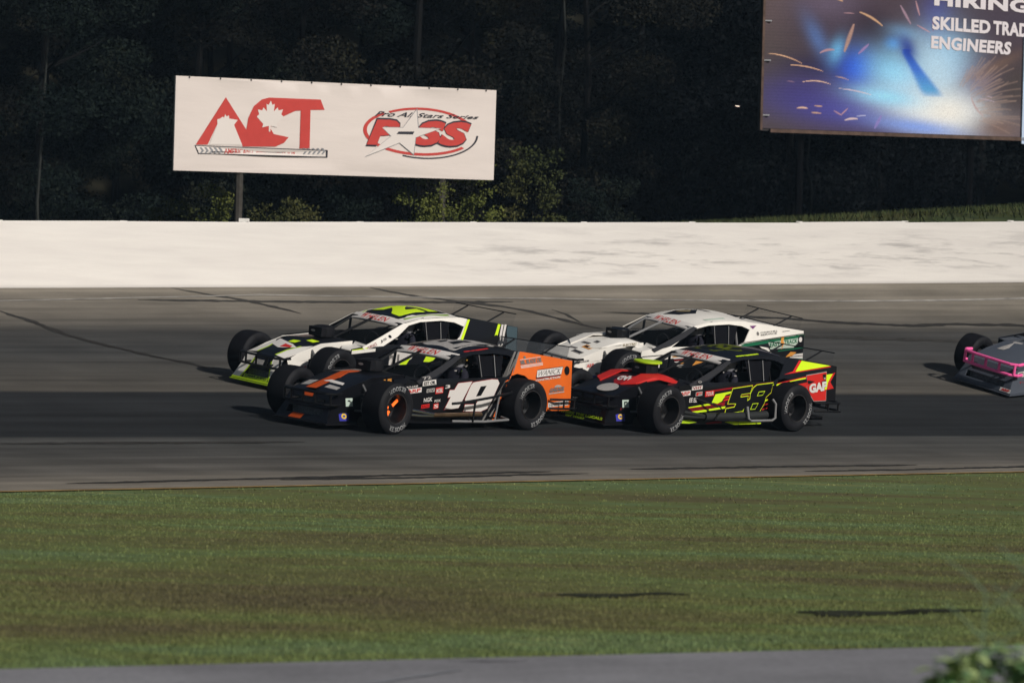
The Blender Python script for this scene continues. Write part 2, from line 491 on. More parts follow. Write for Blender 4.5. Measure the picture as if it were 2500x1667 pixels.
# ------------------------------------------------------------------ concrete wall
def wall_material():
    m = bpy.data.materials.new('painted_concrete'); m.use_nodes = True
    nt = m.node_tree; b = nt.nodes['Principled BSDF']; b.inputs['Roughness'].default_value = .75; b.inputs['Specular IOR Level'].default_value = .2
    N = nt.nodes.new; L = nt.links.new
    g = N('ShaderNodeNewGeometry')
    mp = N('ShaderNodeMapping'); mp.inputs['Scale'].default_value = (.7, .7, 7); L(g.outputs['Position'], mp.inputs[0])
    n1 = N('ShaderNodeTexNoise'); n1.inputs['Scale'].default_value = 1.3; n1.inputs['Detail'].default_value = 8; n1.inputs['Roughness'].default_value = .68; L(mp.outputs[0], n1.inputs['Vector'])
    r = N('ShaderNodeValToRGB'); r.color_ramp.elements[0].position = .50; r.color_ramp.elements[1].position = .66; L(n1.outputs['Fac'], r.inputs[0])
    sp = N('ShaderNodeSeparateXYZ'); L(g.outputs['Position'], sp.inputs[0])
    a = N('ShaderNodeMapRange'); a.interpolation_type = 'SMOOTHSTEP'; a.inputs[1].default_value = -3; a.inputs[2].default_value = 1.5; L(sp.outputs['X'], a.inputs[0])
    # scuffs sit in the band the cars reach, a little above the foot of the wall
    v = N('ShaderNodeUVMap'); v.uv_map = 'UVMap'; vs = N('ShaderNodeSeparateXYZ'); L(v.outputs[0], vs.inputs[0])
    hb = N('ShaderNodeValToRGB'); e = hb.color_ramp; e.elements[0].position = .06; e.elements[0].color = (.1, .1, .1, 1); e.elements[1].position = .9; e.elements[1].color = (.12, .12, .12, 1)
    k = e.elements.new(.35); k.color = (1, 1, 1, 1); k = e.elements.new(.66); k.color = (.8, .8, .8, 1); L(vs.outputs['Y'], hb.inputs[0])
    mu = N('ShaderNodeMath'); mu.operation = 'MULTIPLY'; L(r.outputs[0], mu.inputs[0]); L(a.outputs[0], mu.inputs[1])
    mu2 = N('ShaderNodeMath'); mu2.operation = 'MULTIPLY'; L(mu.outputs[0], mu2.inputs[0]); L(hb.outputs[0], mu2.inputs[1])
    mu3 = N('ShaderNodeMath'); mu3.operation = 'MULTIPLY'; L(mu2.outputs[0], mu3.inputs[0]); mu3.inputs[1].default_value = .85
    n2 = N('ShaderNodeTexNoise'); n2.inputs['Scale'].default_value = 1.1; n2.inputs['Detail'].default_value = 5; L(mp.outputs[0], n2.inputs['Vector'])
    base = N('ShaderNodeValToRGB'); base.color_ramp.elements[0].position = .3; base.color_ramp.elements[0].color = (.70, .66, .62, 1); base.color_ramp.elements[1].position = .7; base.color_ramp.elements[1].color = (.77, .73, .68, 1); L(n2.outputs['Fac'], base.inputs[0])
    # darker strip along the foot
    ft = N('ShaderNodeMapRange'); ft.inputs[1].default_value = 0.0; ft.inputs[2].default_value = .05; ft.inputs[3].default_value = .5; ft.inputs[4].default_value = 0; L(vs.outputs['Y'], ft.inputs[0])
    ad = N('ShaderNodeMath'); ad.operation = 'ADD'; ad.use_clamp = True; L(mu3.outputs[0], ad.inputs[0]); L(ft.outputs[0], ad.inputs[1])
    mx = N('ShaderNodeMix'); mx.data_type = 'RGBA'; L(ad.outputs[0], mx.inputs[0]); L(base.outputs[0], mx.inputs[6]); mx.inputs[7].default_value = (.36, .34, .33, 1)
    L(mx.outputs[2], b.inputs['Base Color'])
    bp = N('ShaderNodeBump'); bp.inputs['Strength'].default_value = .3; bp.inputs['Distance'].default_value = .02; L(n1.outputs['Fac'], bp.inputs['Height']); L(bp.outputs[0], b.inputs['Normal'])
    return m
WM = wall_material()
HW = 1.116
wall = tag(empty('concrete_wall', trk(0, 1.0)), 'long white painted concrete wall along the top of the banking', 'wall')
capm = mat('wall_cap', (.8, .77, .72), .7, var=.1)
def wall_sections():
    xs = [-4.65 + 1.96 * k for k in range(-28, 29)]
    rr = random.Random(3)
    for i in range(len(xs) - 1):
        a, b = xs[i] + .0002, xs[i + 1] - .0002
        dz = rr.uniform(-.010, .010); dy = 0.0; tilt = rr.uniform(-.008, .008)
        V = []; F_ = []; UV = []
        n = 5
        prof = [(-.02, -.15), (-.02, .02), (0, .30), (.03, HW - .02), (.05, HW), (.24, HW), (.26, HW - .02), (.3, -.15)]
        for j in range(n):
            x = a + (b - a) * j / (n - 1); p = trk(x, 1.0)
            for (d, h) in prof:
                V.append((x - wall.location.x, p[1] + d + dy - wall.location.y, p[2] + h + (dz + tilt * (j / (n - 1) - .5) if h > .5 else 0) - wall.location.z)); UV.append((x, h / HW))
        P_ = len(prof)
        for j in range(n - 1):
            for k in range(P_ - 1): F_.append((j * P_ + k, (j + 1) * P_ + k, (j + 1) * P_ + k + 1, j * P_ + k + 1))
        F_.append(tuple(range(P_))); F_.append(tuple((n - 1) * P_ + k for k in range(P_))[::-1])
        me = bpy.data.meshes.new('wall_section'); me.from_pydata(V, [], F_); me.materials.append(WM)
        ul = me.uv_layers.new(name='UVMap')
        for lp in me.loops: ul.data[lp.index].uv = UV[lp.vertex_index]
        me.update()
        link(bpy.data.objects.new('wall_section', me), wall)
        if -14 < a < 14 and i % 1 == 0:
            p = trk(a, 1.0); mb = MB(); big = abs(a - .006 + 4.65) < .1
            s = (.17, .16, .06) if big else (.11, .12, .014)
            mb.box((a - wall.location.x, p[1] + .14 - wall.location.y, p[2] + HW + s[2] / 2 + .004 - wall.location.z), s, capm)
            mb.build('joint_cap', wall, smooth=False)
wall_sections()

# thin haze volume added to lift the black level
hm = bpy.data.materials.new('black_lift_haze'); hm.use_nodes = True; hnt = hm.node_tree
hnt.nodes.remove(hnt.nodes['Principled BSDF']); pv = hnt.nodes.new('ShaderNodeVolumePrincipled'); pv.inputs['Color'].default_value = (.52, .76, 1.0, 1); pv.inputs['Density'].default_value = .00027
hnt.links.new(pv.outputs[0], hnt.nodes['Material Output'].inputs['Volume'])
mb = MB(); mb.box((2, 55, 24), (160, 180, 52), hm); hz_o = mb.build('haze', smooth=False); tag(hz_o, 'thin pale haze added over the track to lift the blacks', kind='stuff')

# ------------------------------------------------------------------ billboards
def frame_of(a, b, z0):
    ux = Vector((b[0] - a[0], b[1] - a[1], 0)); L_ = ux.length; ux.normalize(); n = Vector((ux.y, -ux.x, 0))
    def fn(u, v, e): # metres along, metres up
        q = Vector((a[0], a[1], 0)) + ux * u + n * e; return (q.x, q.y, z0 + v)
    return fn, L_, ux, n
banner_mat = mat('banner_vinyl', (.70, .62, .57), .55, var=.03, scale=1.5, bump=.5, stretch=(.5, .5, 2.5))
red = mat('print_red', (.52, .06, .05), .6, var=.05)
blk = mat('print_black', (.035, .035, .045), .6)
gry = mat('print_grey', (.25, .25, .26), .6)
pwh = mat('print_white', (.72, .65, .60), .6)
post_m = mat('weathered_post', (.055, .05, .043), .85, var=.3)
BL, BLn, bux, bnn = frame_of((-6.88, 74), (-.466, 78), 4.74)
bslope = .14 / BLn
def BF(u, v, e): p = BL(u, v, e); return (p[0], p[1], p[2] + u * bslope)
sign = tag(empty('banner_sign', (-3.7, 76, ground_z(-3.7, 76))), 'long white vinyl banner sign with red ACT and PASS logos on wooden posts', 'sign')
def rel(fn, o): 
    ox, oy, oz = o.location
    return lambda u, v, e: (lambda p: (p[0] - ox, p[1] - oy, p[2] - oz))(fn(u, v, e))
BFr = rel(BF, sign)
mb = MB(); BH = 1.9
def wavy(u, v, e):
    d = .012 * sin(u * 2.1) * sin(v * 3) + .02 * math.exp(-((v - .28 + .05 * (u - 3)) / .12) ** 2) * sin(u * 1.3 + 1)
    return BFr(u, v, e + (d if e > -.02 else 0))
panel(mb, [(0, 0), (BLn, 0), (BLn, BH), (0, BH)], [], wavy, .05, banner_mat, grid=.25); ban = mb.build('banner', sign)
def zc(x, y):   # print layout measured on the banner, in metres
    yt = 45 + (x - 80) / 2190 * 95; yb = 685 + (x - 70) / 2192 * 75
    return ((x - 75) / 2193 * BLn, (1 - (y - yt) / (yb - yt)) * BH)
def ZP(pts): return [zc(*p) for p in pts]
mb = MB()
leaf = [(0, 1), (.12, .78), (.26, .84), (.22, .45), (.45, .65), (.52, .5), (.8, .55), (.7, .3), (.85, .18), (.42, -.2), (.48, -.38), (.06, -.3), (.04, -.6), (-.04, -.6), (-.06, -.3), (-.48, -.38), (-.42, -.2), (-.85, .18), (-.7, .3), (-.8, .55), (-.52, .5), (-.45, .65), (-.22, .45), (-.26, .84), (-.12, .78)]
def maple(cx, cy, r): return [(cx + a * r, cy - b * r * 1.25) for a, b in leaf]
dpoly(mb, ZP([(405, 190), (545, 410), (600, 480), (640, 525), (525, 525), (455, 375), (430, 345), (400, 320), (375, 345), (350, 375), (290, 512), (212, 512)]), wavy, red, .008)
Cc = [(545, 410), (556, 330), (590, 250), (640, 205), (690, 192), (1040, 205), (1068, 275), (972, 276), (972, 538), (905, 538), (905, 280), (870, 282), (745, 340), (720, 360), (705, 400), (730, 440), (830, 462), (800, 500), (745, 525), (600, 525), (560, 480)]
dpoly(mb, ZP(Cc), wavy, red, .010)
dpoly(mb, ZP(maple(700, 345, 105)), wavy, pwh, .014)
dpoly(mb, ZP([(350, 340), (370, 335), (385, 322), (395, 330), (402, 305), (412, 322), (425, 312), (430, 335), (485, 345), (462, 378), (520, 515), (300, 512), (352, 372)]), wavy, pwh, .013)
dpoly(mb, ZP([(205, 515), (1095, 550), (1095, 602), (228, 575)]), wavy, blk, .008)
dpoly(mb, ZP([(212, 521), (1080, 556), (1082, 595), (232, 569)]), wavy, pwh, .011)
for k in range(5):
    for c0 in (235, 925):
        x = c0 + k * 31
        dpoly(mb, ZP([(x, 530), (x + 14, 530), (x + 30, 552), (x + 14, 572 - 0), (x + 2, 572), (x + 14, 552)]), lambda u, v, e: wavy(u, v - (.0 if x < 600 else .02), e), gry, .013)
dtext(mb, 'AMERICAN-CANADIAN TOUR', ZP([(400, 537), (880, 552), (880, 588), (400, 575)]), wavy, red, .014, bold=.01)
# PASS oval
def ring(cx, cy, rx, ry, w, a0, a1, rot=.04, n=40):
    o = []; i_ = []
    for k in range(n + 1):
        a = a0 + (a1 - a0) * k / n; ww = w
        o.append((cx + rx * cos(a) - ry * sin(a) * 0, cy - ry * sin(a) + rx * cos(a) * rot)); i_.append((cx + (rx - ww) * cos(a), cy - (ry - ww * .7) * sin(a) + rx * cos(a) * rot))
    return o + i_[::-1]
dpoly(mb, ZP(ring(1735, 435, 390, 175, 22, .45, 2.2)), wavy, red, .008)
dpoly(mb, ZP(ring(1735, 425, 400, 165, 26, 2.3, 5.6)), wavy, red, .008)
dpoly(mb, ZP(ring(1765, 435, 380, 178, 14, 4.3, 6.25)), wavy, blk, .007)
dtext(mb, 'Pro All Stars Series', ZP([(1425, 283), (2150, 315), (2140, 340), (1410, 318)]), wavy, blk, .014, bold=.015, shear=.3)
for k, (xx, ch) in enumerate(((1405, 'P'), (1720, 'S'), (1900, 'S'))):
    q = [(xx, 340 + k * 8), (xx + 195, 346 + k * 8), (xx + 150, 520 + k * 4), (xx - 45, 512 + k * 4)]
    dtext(mb, ch, ZP([(q[0][0] - 6, q[0][1] - 12), (q[1][0] + 6, q[1][1] - 12), (q[2][0] + 6, q[2][1] + 12), (q[3][0] - 6, q[3][1] + 12)]), wavy, blk, .011, bold=.06, shear=.1)
    dtext(mb, ch, ZP(q), wavy, red, .014, bold=.06, shear=.1)
star = []
for k, (x, y) in enumerate([(1700, 275), (1715, 400), (1870, 405), (1700, 465), (1690, 580), (1590, 500), (1360, 590), (1530, 455), (1465, 395), (1610, 398)]): star.append((x, y))
dpoly(mb, ZP([(1610 + (x - 1610) * 1.05, 450 + (y - 450) * 1.07) for x, y in star]), wavy, gry, .016)
dpoly(mb, ZP(star), wavy, pwh, .019)
dpoly(mb, ZP([(1580, 424), (1690, 424), (1680, 444), (1565, 442)]), wavy, blk, .022)
mb.build('printed_logos', ban, smooth=False)
tie = mat('tie_dark', (.02, .02, .02), .8)
for k in range(11):
    mb = MB(); mb.box(BFr(.3 + k * .7, BH - .02, .01), (.03, .012, .03), tie); mb.build('grommet', ban, smooth=False)
for u, in ((1.55,), (6.35,)):
    p = BF(u, 0, -.12); g0 = ground_z(p[0], p[1]); mb = MB()
    mb.tube([(p[0] - sign.location.x, p[1] - sign.location.y, g0 - .3 - sign.location.z), (p[0] - sign.location.x, p[1] - sign.location.y, p[2] + BH - .1 - sign.location.z)], .085, post_m)
    mb.build('post', sign)
mb = MB()
for v in (.25, 1.6): mb.box(Vector(BFr(BLn / 2, v, -.075)), (BLn - .2, .04, .09), post_m, rot=Matrix.Rotation(math.atan2(bux.y, bux.x), 3, 'Z'))
mb.build('cross_beam', sign, smooth=False)

# welding billboard
WF0, WLn, wux, wnn = frame_of((5.55, 84), (12.04, 87.065), 6.47)
wsl = .12 / 6.9; WH = 4.2
wsign = tag(empty('billboard', (9, 85.6, ground_z(9, 85.6))), 'big billboard with a blue and white welding picture and white lettering above the wall', 'billboard')
WF = rel(lambda u, v, e: (lambda p: (p[0], p[1], p[2] + u * wsl))(WF0(u, v, e)), wsign)
def weld_color(X, Y):
    """X, Y arrays in picture units (0..2016, 0..940, y down): the printed picture itself"""
    rs = np.random.default_rng(3)
    def g(cx, cy, sx, sy, a=0.0):
        c_, s_ = math.cos(a), math.sin(a); u = (X - cx) * c_ + (Y - cy) * s_; v = -(X - cx) * s_ + (Y - cy) * c_
        return np.exp(-(u / sx) ** 2 - (v / sy) ** 2)
    C = np.zeros(X.shape + (3,)); C[:] = (.11, .085, .10)
    def mixc(w, col):
        nonlocal C
        w = np.clip(w, 0, 1)[..., None]; C = C * (1 - w) + np.array(col) * w
    mixc(.7 * g(250, 500, 260, 900), (.12, .105, .095))
    mixc(.6 * g(280, 60, 160, 250), (.19, .15, .15))
    mixc(.8 * g(700, 200, 350, 250), (.085, .065, .09)); mixc(.7 * g(650, 40, 250, 130), (.20, .17, .22))
    mixc(.9 * g(950, 200, 140, 130), (.05, .03, .045)); mixc(.8 * g(600, 480, 260, 90), (.035, .03, .08))
    mixc(.85 * g(800, 760, 520, 130, .08), (.13, .13, .36)); mixc(.6 * g(500, 640, 300, 120), (.09, .08, .24))
    mixc(.95 * g(860, 480, 140, 130, .5), (.04, .10, .55)); mixc(.6 * g(1400, 100, 120, 200), (.12, .13, .38))
    mixc(.5 * g(580, 290, 60, 160, -.5), (.22, .34, .6)); mixc(.7 * g(715, 360, 50, 90, .3), (.30, .55, .75))
    mixc(.5 * g(1180, 220, 130, 50, .2), (.30, .48, .66)); mixc(.8 * g(1100, 300, 60, 50), (.14, .3, .6))
    mixc(1.0 * g(1150, 520, 270, 170, .35), (.40, .64, .80)); mixc(.9 * g(1450, 400, 200, 260, .3), (.45, .62, .76))
    mixc(1.1 * g(1420, 740, 420, 150, .15), (.66, .72, .78)); mixc(.9 * g(1420, 500, 170, 250, -.6), (.55, .66, .74))
    mixc(.9 * g(1480, 750, 250, 140), (.80, .78, .74)); mixc(.9 * g(1050, 660, 220, 60, .1), (.45, .68, .82))
    mixc(.8 * g(1280, 860, 300, 50, .1), (.32, .42, .72))
    t = np.clip((Y - 360) / 280, 0, 1); cx = 1190 + 190 * t; w = 28 + 40 * t
    m_ = np.exp(-((X - cx) / w) ** 4) * ((Y > 330) & (Y < 650)) * np.clip((660 - Y) / 60, 0, 1)
    mixc(m_ * .80, (.07, .17, .52)); mixc(m_ * np.clip((Y - 470) / 150, 0, 1) * .7, (.25, .5, .62)); mixc(.8 * g(1200, 330, 50, 90, -.4), (.05, .08, .3))
    mixc(1.0 * g(1960, 560, 170, 210), (.10, .085, .085)); mixc(.8 * g(1850, 850, 170, 90), (.22, .16, .14)); mixc(.9 * g(1950, 100, 420, 130), (.10, .085, .11))
    mixc(.45 * g(1680, 520, 130, 120, -.5), (.30, .27, .36)); mixc(.5 * g(1800, 430, 230, 40, -.5), (.26, .19, .15))
    for k in range(46):  # fan of printed streaks to the right of the flash
        a = -1.1 + k * .03; r0 = rs.uniform(180, 320); r1 = r0 + rs.uniform(80, 300)
        ux_, uy = math.cos(a), math.sin(a); u = (X - 1480) * ux_ + (Y - 740) * uy; v = -(X - 1480) * uy + (Y - 740) * ux_ + .0006 * (u - r0) ** 2 * rs.uniform(-1, 1)
        mixc(.38 * np.exp(-(v / 5) ** 2) * (u > r0) * (u < r1), (.42, .34, .30))
    def spark(x0, y0, x1, y1, w, col, bend=0):
        w = w * .62; L_ = math.hypot(x1 - x0, y1 - y0); ux_, uy = (x1 - x0) / L_, (y1 - y0) / L_
        u = (X - x0) * ux_ + (Y - y0) * uy; t_ = u / L_; v = -(X - x0) * uy + (Y - y0) * ux_ + bend * 4 * t_ * (1 - t_)
        wid = w * np.clip(.4 + .6 * np.sin(np.clip(t_, 0, 1) * pi), .1, 1)
        mixc(.9 * np.exp(-(v / wid) ** 4) * (t_ > 0) * (t_ < 1), col)
    sp = (.62, .46, .34); sk = (.50, .36, .38)
    spark(665, -10, 745, 28, 14, sp); spark(860, 95, 1020, 182, 13, sp, 10); spark(825, 180, 765, 370, 24, (.46, .34, .30)); spark(750, 105, 830, 105, 5, sk)
    spark(600, 385, 700, 360, 14, sk, 10); spark(930, 310, 860, 380, 16, (.38, .3, .45)); spark(1140, 35, 1215, 160, 14, (.42, .33, .38)); spark(1245, 0, 1275, 100, 10, sk)
    spark(245, 402, 480, 460, 6, (.75, .55, .42), 14); spark(405, 474, 625, 508, 6, (.75, .55, .42), 10); spark(490, 584, 675, 592, 6, (.8, .62, .5), 14); spark(700, 540, 800, 560, 5, sp, 6)
    spark(735, 618, 960, 655, 6, (.7, .6, .62), 6); spark(455, 762, 530, 762, 10, (.75, .58, .46), 5); spark(570, 742, 630, 744, 7, sp); spark(550, 788, 620, 790, 7, sp)
    spark(780, 832, 870, 820, 12, (.7, .6, .58), 6); spark(705, 770, 760, 800, 8, sk); spark(750, 800, 800, 750, 8, sk); spark(1030, 790, 985, 880, 18, (.34, .3, .5)); spark(380, 584, 445, 586, 4, sk)
    spark(860, 800, 920, 796, 5, (.6, .6, .7)); spark(1260, 165, 1350, 210, 8, sk); spark(1370, 205, 1370, 100, 10, (.3, .22, .3))
    spark(1700, 655, 1820, 672, 5, (.5, .45, .5), 8); spark(1760, 630, 1800, 640, 4, (.5, .45, .5)); spark(1650, 640, 1740, 770, 12, (.5, .42, .42), -14)
    n_ = rs.normal(0, 1, X.shape); C = C * (1 + .05 * n_[..., None])
    C *= (1 - .10 * (np.sin(Y * 2 * pi / 21.0) > .55)[..., None] * np.clip(1.3 - X / 900, .15, 1)[..., None])
    lum = C.mean(axis=2, keepdims=True); C = np.clip(lum + (C - lum) * 1.35, .004, 1); C = C ** 1.35 * 1.14; return np.clip(C, .003, .9)
def weld_panel():
    nu, nv = 420, 250
    # picture units: 2016 px across spans 720 source px; board metres per unit from the visible part
    us = np.linspace(0, WLn, nu); vs = np.linspace(0, WH, nv)
    U_, V_ = np.meshgrid(us, vs, indexing='ij')
    X = 220 + U_ * (1785 / 6.99); Y = 905 - V_ * 294.0
    C = weld_color(X, Y)
    verts = [WF(float(u), float(v), 0) for u in us for v in vs]
    faces = [(i * nv + j, (i + 1) * nv + j, (i + 1) * nv + j + 1, i * nv + j + 1) for i in range(nu - 1) for j in range(nv - 1)]
    me = bpy.data.meshes.new('poster'); me.from_pydata(verts, [], faces)
    ca = me.color_attributes.new('print', 'FLOAT_COLOR', 'POINT')
    ca.data.foreach_set('color', np.concatenate([C.reshape(-1, 3), np.ones((nu * nv, 1))], 1).ravel())
    m = bpy.data.materials.new('printed_poster'); m.use_nodes = True; nt = m.node_tree
    at = nt.nodes.new('ShaderNodeAttribute'); at.attribute_name = 'print'
    b = nt.nodes['Principled BSDF']; b.inputs['Roughness'].default_value = .6; b.inputs['Specular IOR Level'].default_value = .2
    nt.links.new(at.outputs['Color'], b.inputs['Base Color'])
    me.materials.append(m); me.update()
    return link(bpy.data.objects.new('poster', me), wsign)
poster = weld_panel()
brown = mat('rusty_beam', (.10, .065, .05), .8, var=.3)
mb = MB()
panel(mb, [(-.02, -.05), (WLn, -.05), (WLn, WH + .02), (-.02, WH + .02)], [], lambda u, v, e: WF(u, v, e - .03), .12, mat('board_back', (.05, .045, .045), .8), grid=None); mb.build('backing_panel', wsign, smooth=False)
mb = MB(); panel(mb, [(.22, -.09), (WLn, -.09), (WLn, -.01), (.22, -.01)], [], lambda u, v, e: WF(u, v, e + .05), .06, brown, grid=None); mb.build('bottom_beam', wsign, smooth=False)
mb = MB(); panel(mb, [(-.04, -.04), (.02, -.04), (.02, WH), (-.04, WH)], [], lambda u, v, e: WF(u, v, e + .03), .06, brown, grid=None); mb.build('side_trim', wsign, smooth=False)
ltr = mat('poster_letters', (.70, .64, .66), .6)
def wq(x0, y0, x1, y1, x2, y2, x3, y3): return [((x - 220) / (1785 / 6.99), (905 - y) / 294.0) for x, y in ((x0, y0), (x1, y1), (x2, y2), (x3, y3))]
for t_, q_ in (('HIRING', (1372, -75, 2040, -45, 2040, 45, 1372, 25)), ('SKILLED', (1362, 98, 1770, 108, 1770, 202, 1362, 190)), ('TRAD', (1790, 108, 2040, 118, 2040, 212, 1790, 203)), ('ENGINEERS', (1358, 232, 1925, 250, 1915, 340, 1358, 320))):
    mb = MB(); dtext(mb, t_, wq(*q_), WF, ltr, .012, bold=.045, spacing=1.06); mb.build('lettering', poster, smooth=False)
for u in (1.2, 5.8):
    q = WF(u, -.1, -.3); mb = MB(); mb.tube([(q[0], q[1], -.4), q], .09, mat('dark_steel', (.003, .003, .0035), .8, spec=.02)); mb.build('post', wsign)
for v in (.3, 1.55, 2.45, 3.4):
    mb = MB(); mb.box(WF(.1, v, .03), (.16, .03, .03), mat('clip_metal', (.5, .5, .52), .4, metal=.6)); mb.build('clip', wsign, smooth=False)
mb = MB(); panel(mb, [(6.995, -.16), (7.20, -.16), (7.20, 2.36), (6.995, 2.36)], [], lambda u, v, e: WF(u, v, e + .05), .045, mat('pale_blue_panel', (.50, .62, .78), .5, var=.05), grid=None)
tag(mb.build('edge_panel', wsign, smooth=False), 'pale blue upright edge panel')

# ------------------------------------------------------------------ woods
def leafmat(name, c1, c2, c3):
    m = bpy.data.materials.new(name); m.use_nodes = True; nt = m.node_tree; b = nt.nodes['Principled BSDF']
    b.inputs['Roughness'].default_value = .8; b.inputs['Specular IOR Level'].default_value = .1
    g = nt.nodes.new('ShaderNodeNewGeometry'); n = nt.nodes.new('ShaderNodeTexNoise'); n.inputs['Scale'].default_value = .55; n.inputs['Detail'].default_value = 5
    nt.links.new(g.outputs['Position'], n.inputs['Vector'])
    r = nt.nodes.new('ShaderNodeValToRGB'); e = r.color_ramp; e.elements[0].position = .35; e.elements[0].color = (*c1, 1); e.elements[1].position = .68; e.elements[1].color = (*c3, 1)
    k = e.elements.new(.52); k.color = (*c2, 1)
    nt.links.new(n.outputs['Fac'], r.inputs[0]); nt.links.new(r.outputs[0], b.inputs['Base Color'])
    return m
LM = {'green': leafmat('leaf_green', (.003, .007, .006), (.007, .012, .009), (.013, .015, .009)),  # green, brown and dark: unlit night woods put into the leaf colour
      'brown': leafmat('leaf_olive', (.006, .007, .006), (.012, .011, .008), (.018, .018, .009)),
      'dark': leafmat('leaf_unlit', (.001, .002, .003), (.002, .003, .004), (.003, .005, .005)),
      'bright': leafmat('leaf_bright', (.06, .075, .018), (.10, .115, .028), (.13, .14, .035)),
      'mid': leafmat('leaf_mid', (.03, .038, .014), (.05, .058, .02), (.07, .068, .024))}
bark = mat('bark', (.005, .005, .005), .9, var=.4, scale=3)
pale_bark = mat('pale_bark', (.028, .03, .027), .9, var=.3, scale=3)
def leaves(mesh_name, clumps, per, size, m, seed, droop=.3):
    rr = np.random.default_rng(seed); V = []; F_ = []; n = 0
    for (cx, cy, cz, r) in clumps:
        k = int(per * r * r) + 8
        d = rr.normal(size=(k, 3)); d /= np.linalg.norm(d, axis=1)[:, None]; d *= (rr.random((k, 1)) ** .45) * r
        d[:, 2] *= .7
        for q in d:
            c = Vector((cx + q[0], cy + q[1], cz + q[2])); s = size * rr.uniform(.5, 1.3)
            a = Vector(rr.normal(size=3)).normalized(); b_ = a.cross(Vector(rr.normal(size=3))).normalized()
            b_.z -= droop * rr.random()
            V.extend([tuple(c - a * s * .5), tuple(c + b_ * s * .45), tuple(c + a * s * .5), tuple(c - b_ * s * .45)])
            F_.append((n, n + 1, n + 2, n + 3)); n += 4
    me = bpy.data.meshes.new(mesh_name); me.from_pydata(V, [], F_); me.materials.append(m); me.update()
    return me
def tree_proto(seed, h, rad, m, per, size, low=.02):
    rr = random.Random(seed); cl = []
    for k in range(40):
        t = low + (1 - low) * rr.random() ** .9; rr_ = rad * (sin(pi * min(1, (t * .9 + .12))) ** .6)
        a = rr.uniform(0, 2 * pi); d = rr_ * rr.random() ** .5
        cl.append((cos(a) * d, sin(a) * d, t * h, rad * rr.uniform(.22, .42)))
    crown = leaves('crown', cl, per, size, m, seed)
    mb = MB(); pts = [(0, 0, -.5)]
    for k in range(1, 7): pts.append((rr.uniform(-.1, .1) * k * .5, rr.uniform(-.1, .1) * k * .5, h * .85 * k / 6))
    mb.tube(pts, .11, bark, 7, r2=.03)
    for k in range(9):
        z = h * rr.uniform(.2, .8); a = rr.uniform(0, 2 * pi); l = rad * rr.uniform(.5, .9)
        mb.tube([(0, 0, z), (cos(a) * l * .5, sin(a) * l * .5, z + l * .2), (cos(a) * l, sin(a) * l, z + l * .5)], .05, bark, 5, r2=.012)
    return crown, mb.mesh('trunk')
PR = {'green': [tree_proto(s, 13, 2.6, LM['green'], 2000, .075) for s in (1, 2)],
      'brown': [tree_proto(s, 14, 2.8, LM['brown'], 1900, .075) for s in (11, 12)],
      'dark': [tree_proto(s, 14, 2.9, LM['dark'], 900, .11) for s in (21, 22)]}
def tree(x, y, kind, label, group, sc=1.0, rz=0.0, k=0):
    t = empty('forest_tree', (x, y, ground_z(x, y) - .1)); t.rotation_euler.z = rz; t.scale = (sc, sc, sc)
    tag(t, label, 'tree', group)
    c, w = PR[kind][k % 2]
    link(bpy.data.objects.new('crown', c), t); link(bpy.data.objects.new('trunk', w), t)
rr = random.Random(9)
i = 0
for row, (y, n) in enumerate(((88, 15), (93, 15), (98, 14))):
    for j in range(n):
        x = -21 + (j + .5) * 44 / n + rr.uniform(-.8, .8); yy = y + rr.uniform(-1.5, 1.5)
        if x > 3.0: yy += (8, 6, 4)[row]
        if x > 2.2: kd, lb, gp = 'dark', 'tree coloured near black for the unlit woods to the right of the white banner', 'trees in the dark right part of the woods'
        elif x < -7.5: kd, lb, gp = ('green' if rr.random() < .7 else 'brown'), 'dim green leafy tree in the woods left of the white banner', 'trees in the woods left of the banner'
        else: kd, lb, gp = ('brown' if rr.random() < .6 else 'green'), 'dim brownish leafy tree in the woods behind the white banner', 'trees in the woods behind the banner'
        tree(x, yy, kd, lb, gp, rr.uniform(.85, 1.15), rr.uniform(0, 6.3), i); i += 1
# far-off mass of the wood
def wood_mass():
    cl = []; r2 = random.Random(4)
    for k in range(330):
        x = r2.uniform(-40, 42); cl.append((x, 108 + r2.uniform(-2, 3), ground_z(max(-60, min(60, x)), 108) + r2.uniform(0, 17), r2.uniform(1.5, 2.8)))
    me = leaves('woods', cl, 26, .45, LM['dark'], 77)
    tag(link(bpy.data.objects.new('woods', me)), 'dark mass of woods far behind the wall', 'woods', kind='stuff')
wood_mass()
# thin pale trunks seen against the dark
for (x, y, h, lab) in ((-11.1, 86, 8.0, 'thin pale tree trunk at the far left of the dark woods'), (1.0, 90, 9.5, 'thin pale trunk in the gap right of the white banner'), (7.2, 90, 4.2, 'thin faint trunk in the dark below the billboard')):
    t = empty('young_tree', (x, y, ground_z(x, y) - .1)); tag(t, lab, 'tree')
    mb = MB(); r3 = random.Random(int(h * 10)); pts = [(0, 0, 0)] + [(r3.uniform(-.12, .12), 0, h * k / 6) for k in range(1, 7)]
    mb.tube(pts, .045, pale_bark, 6, r2=.015); mb.build('trunk', t)
    cl = [(r3.uniform(-.5, .5), r3.uniform(-.4, .4), h * r3.uniform(.75, 1.05), .35) for _ in range(7)]
    link(bpy.data.objects.new('crown', leaves('crown', cl, 260, .11, LM['green' if x < 3 else 'dark'], 5)), t)
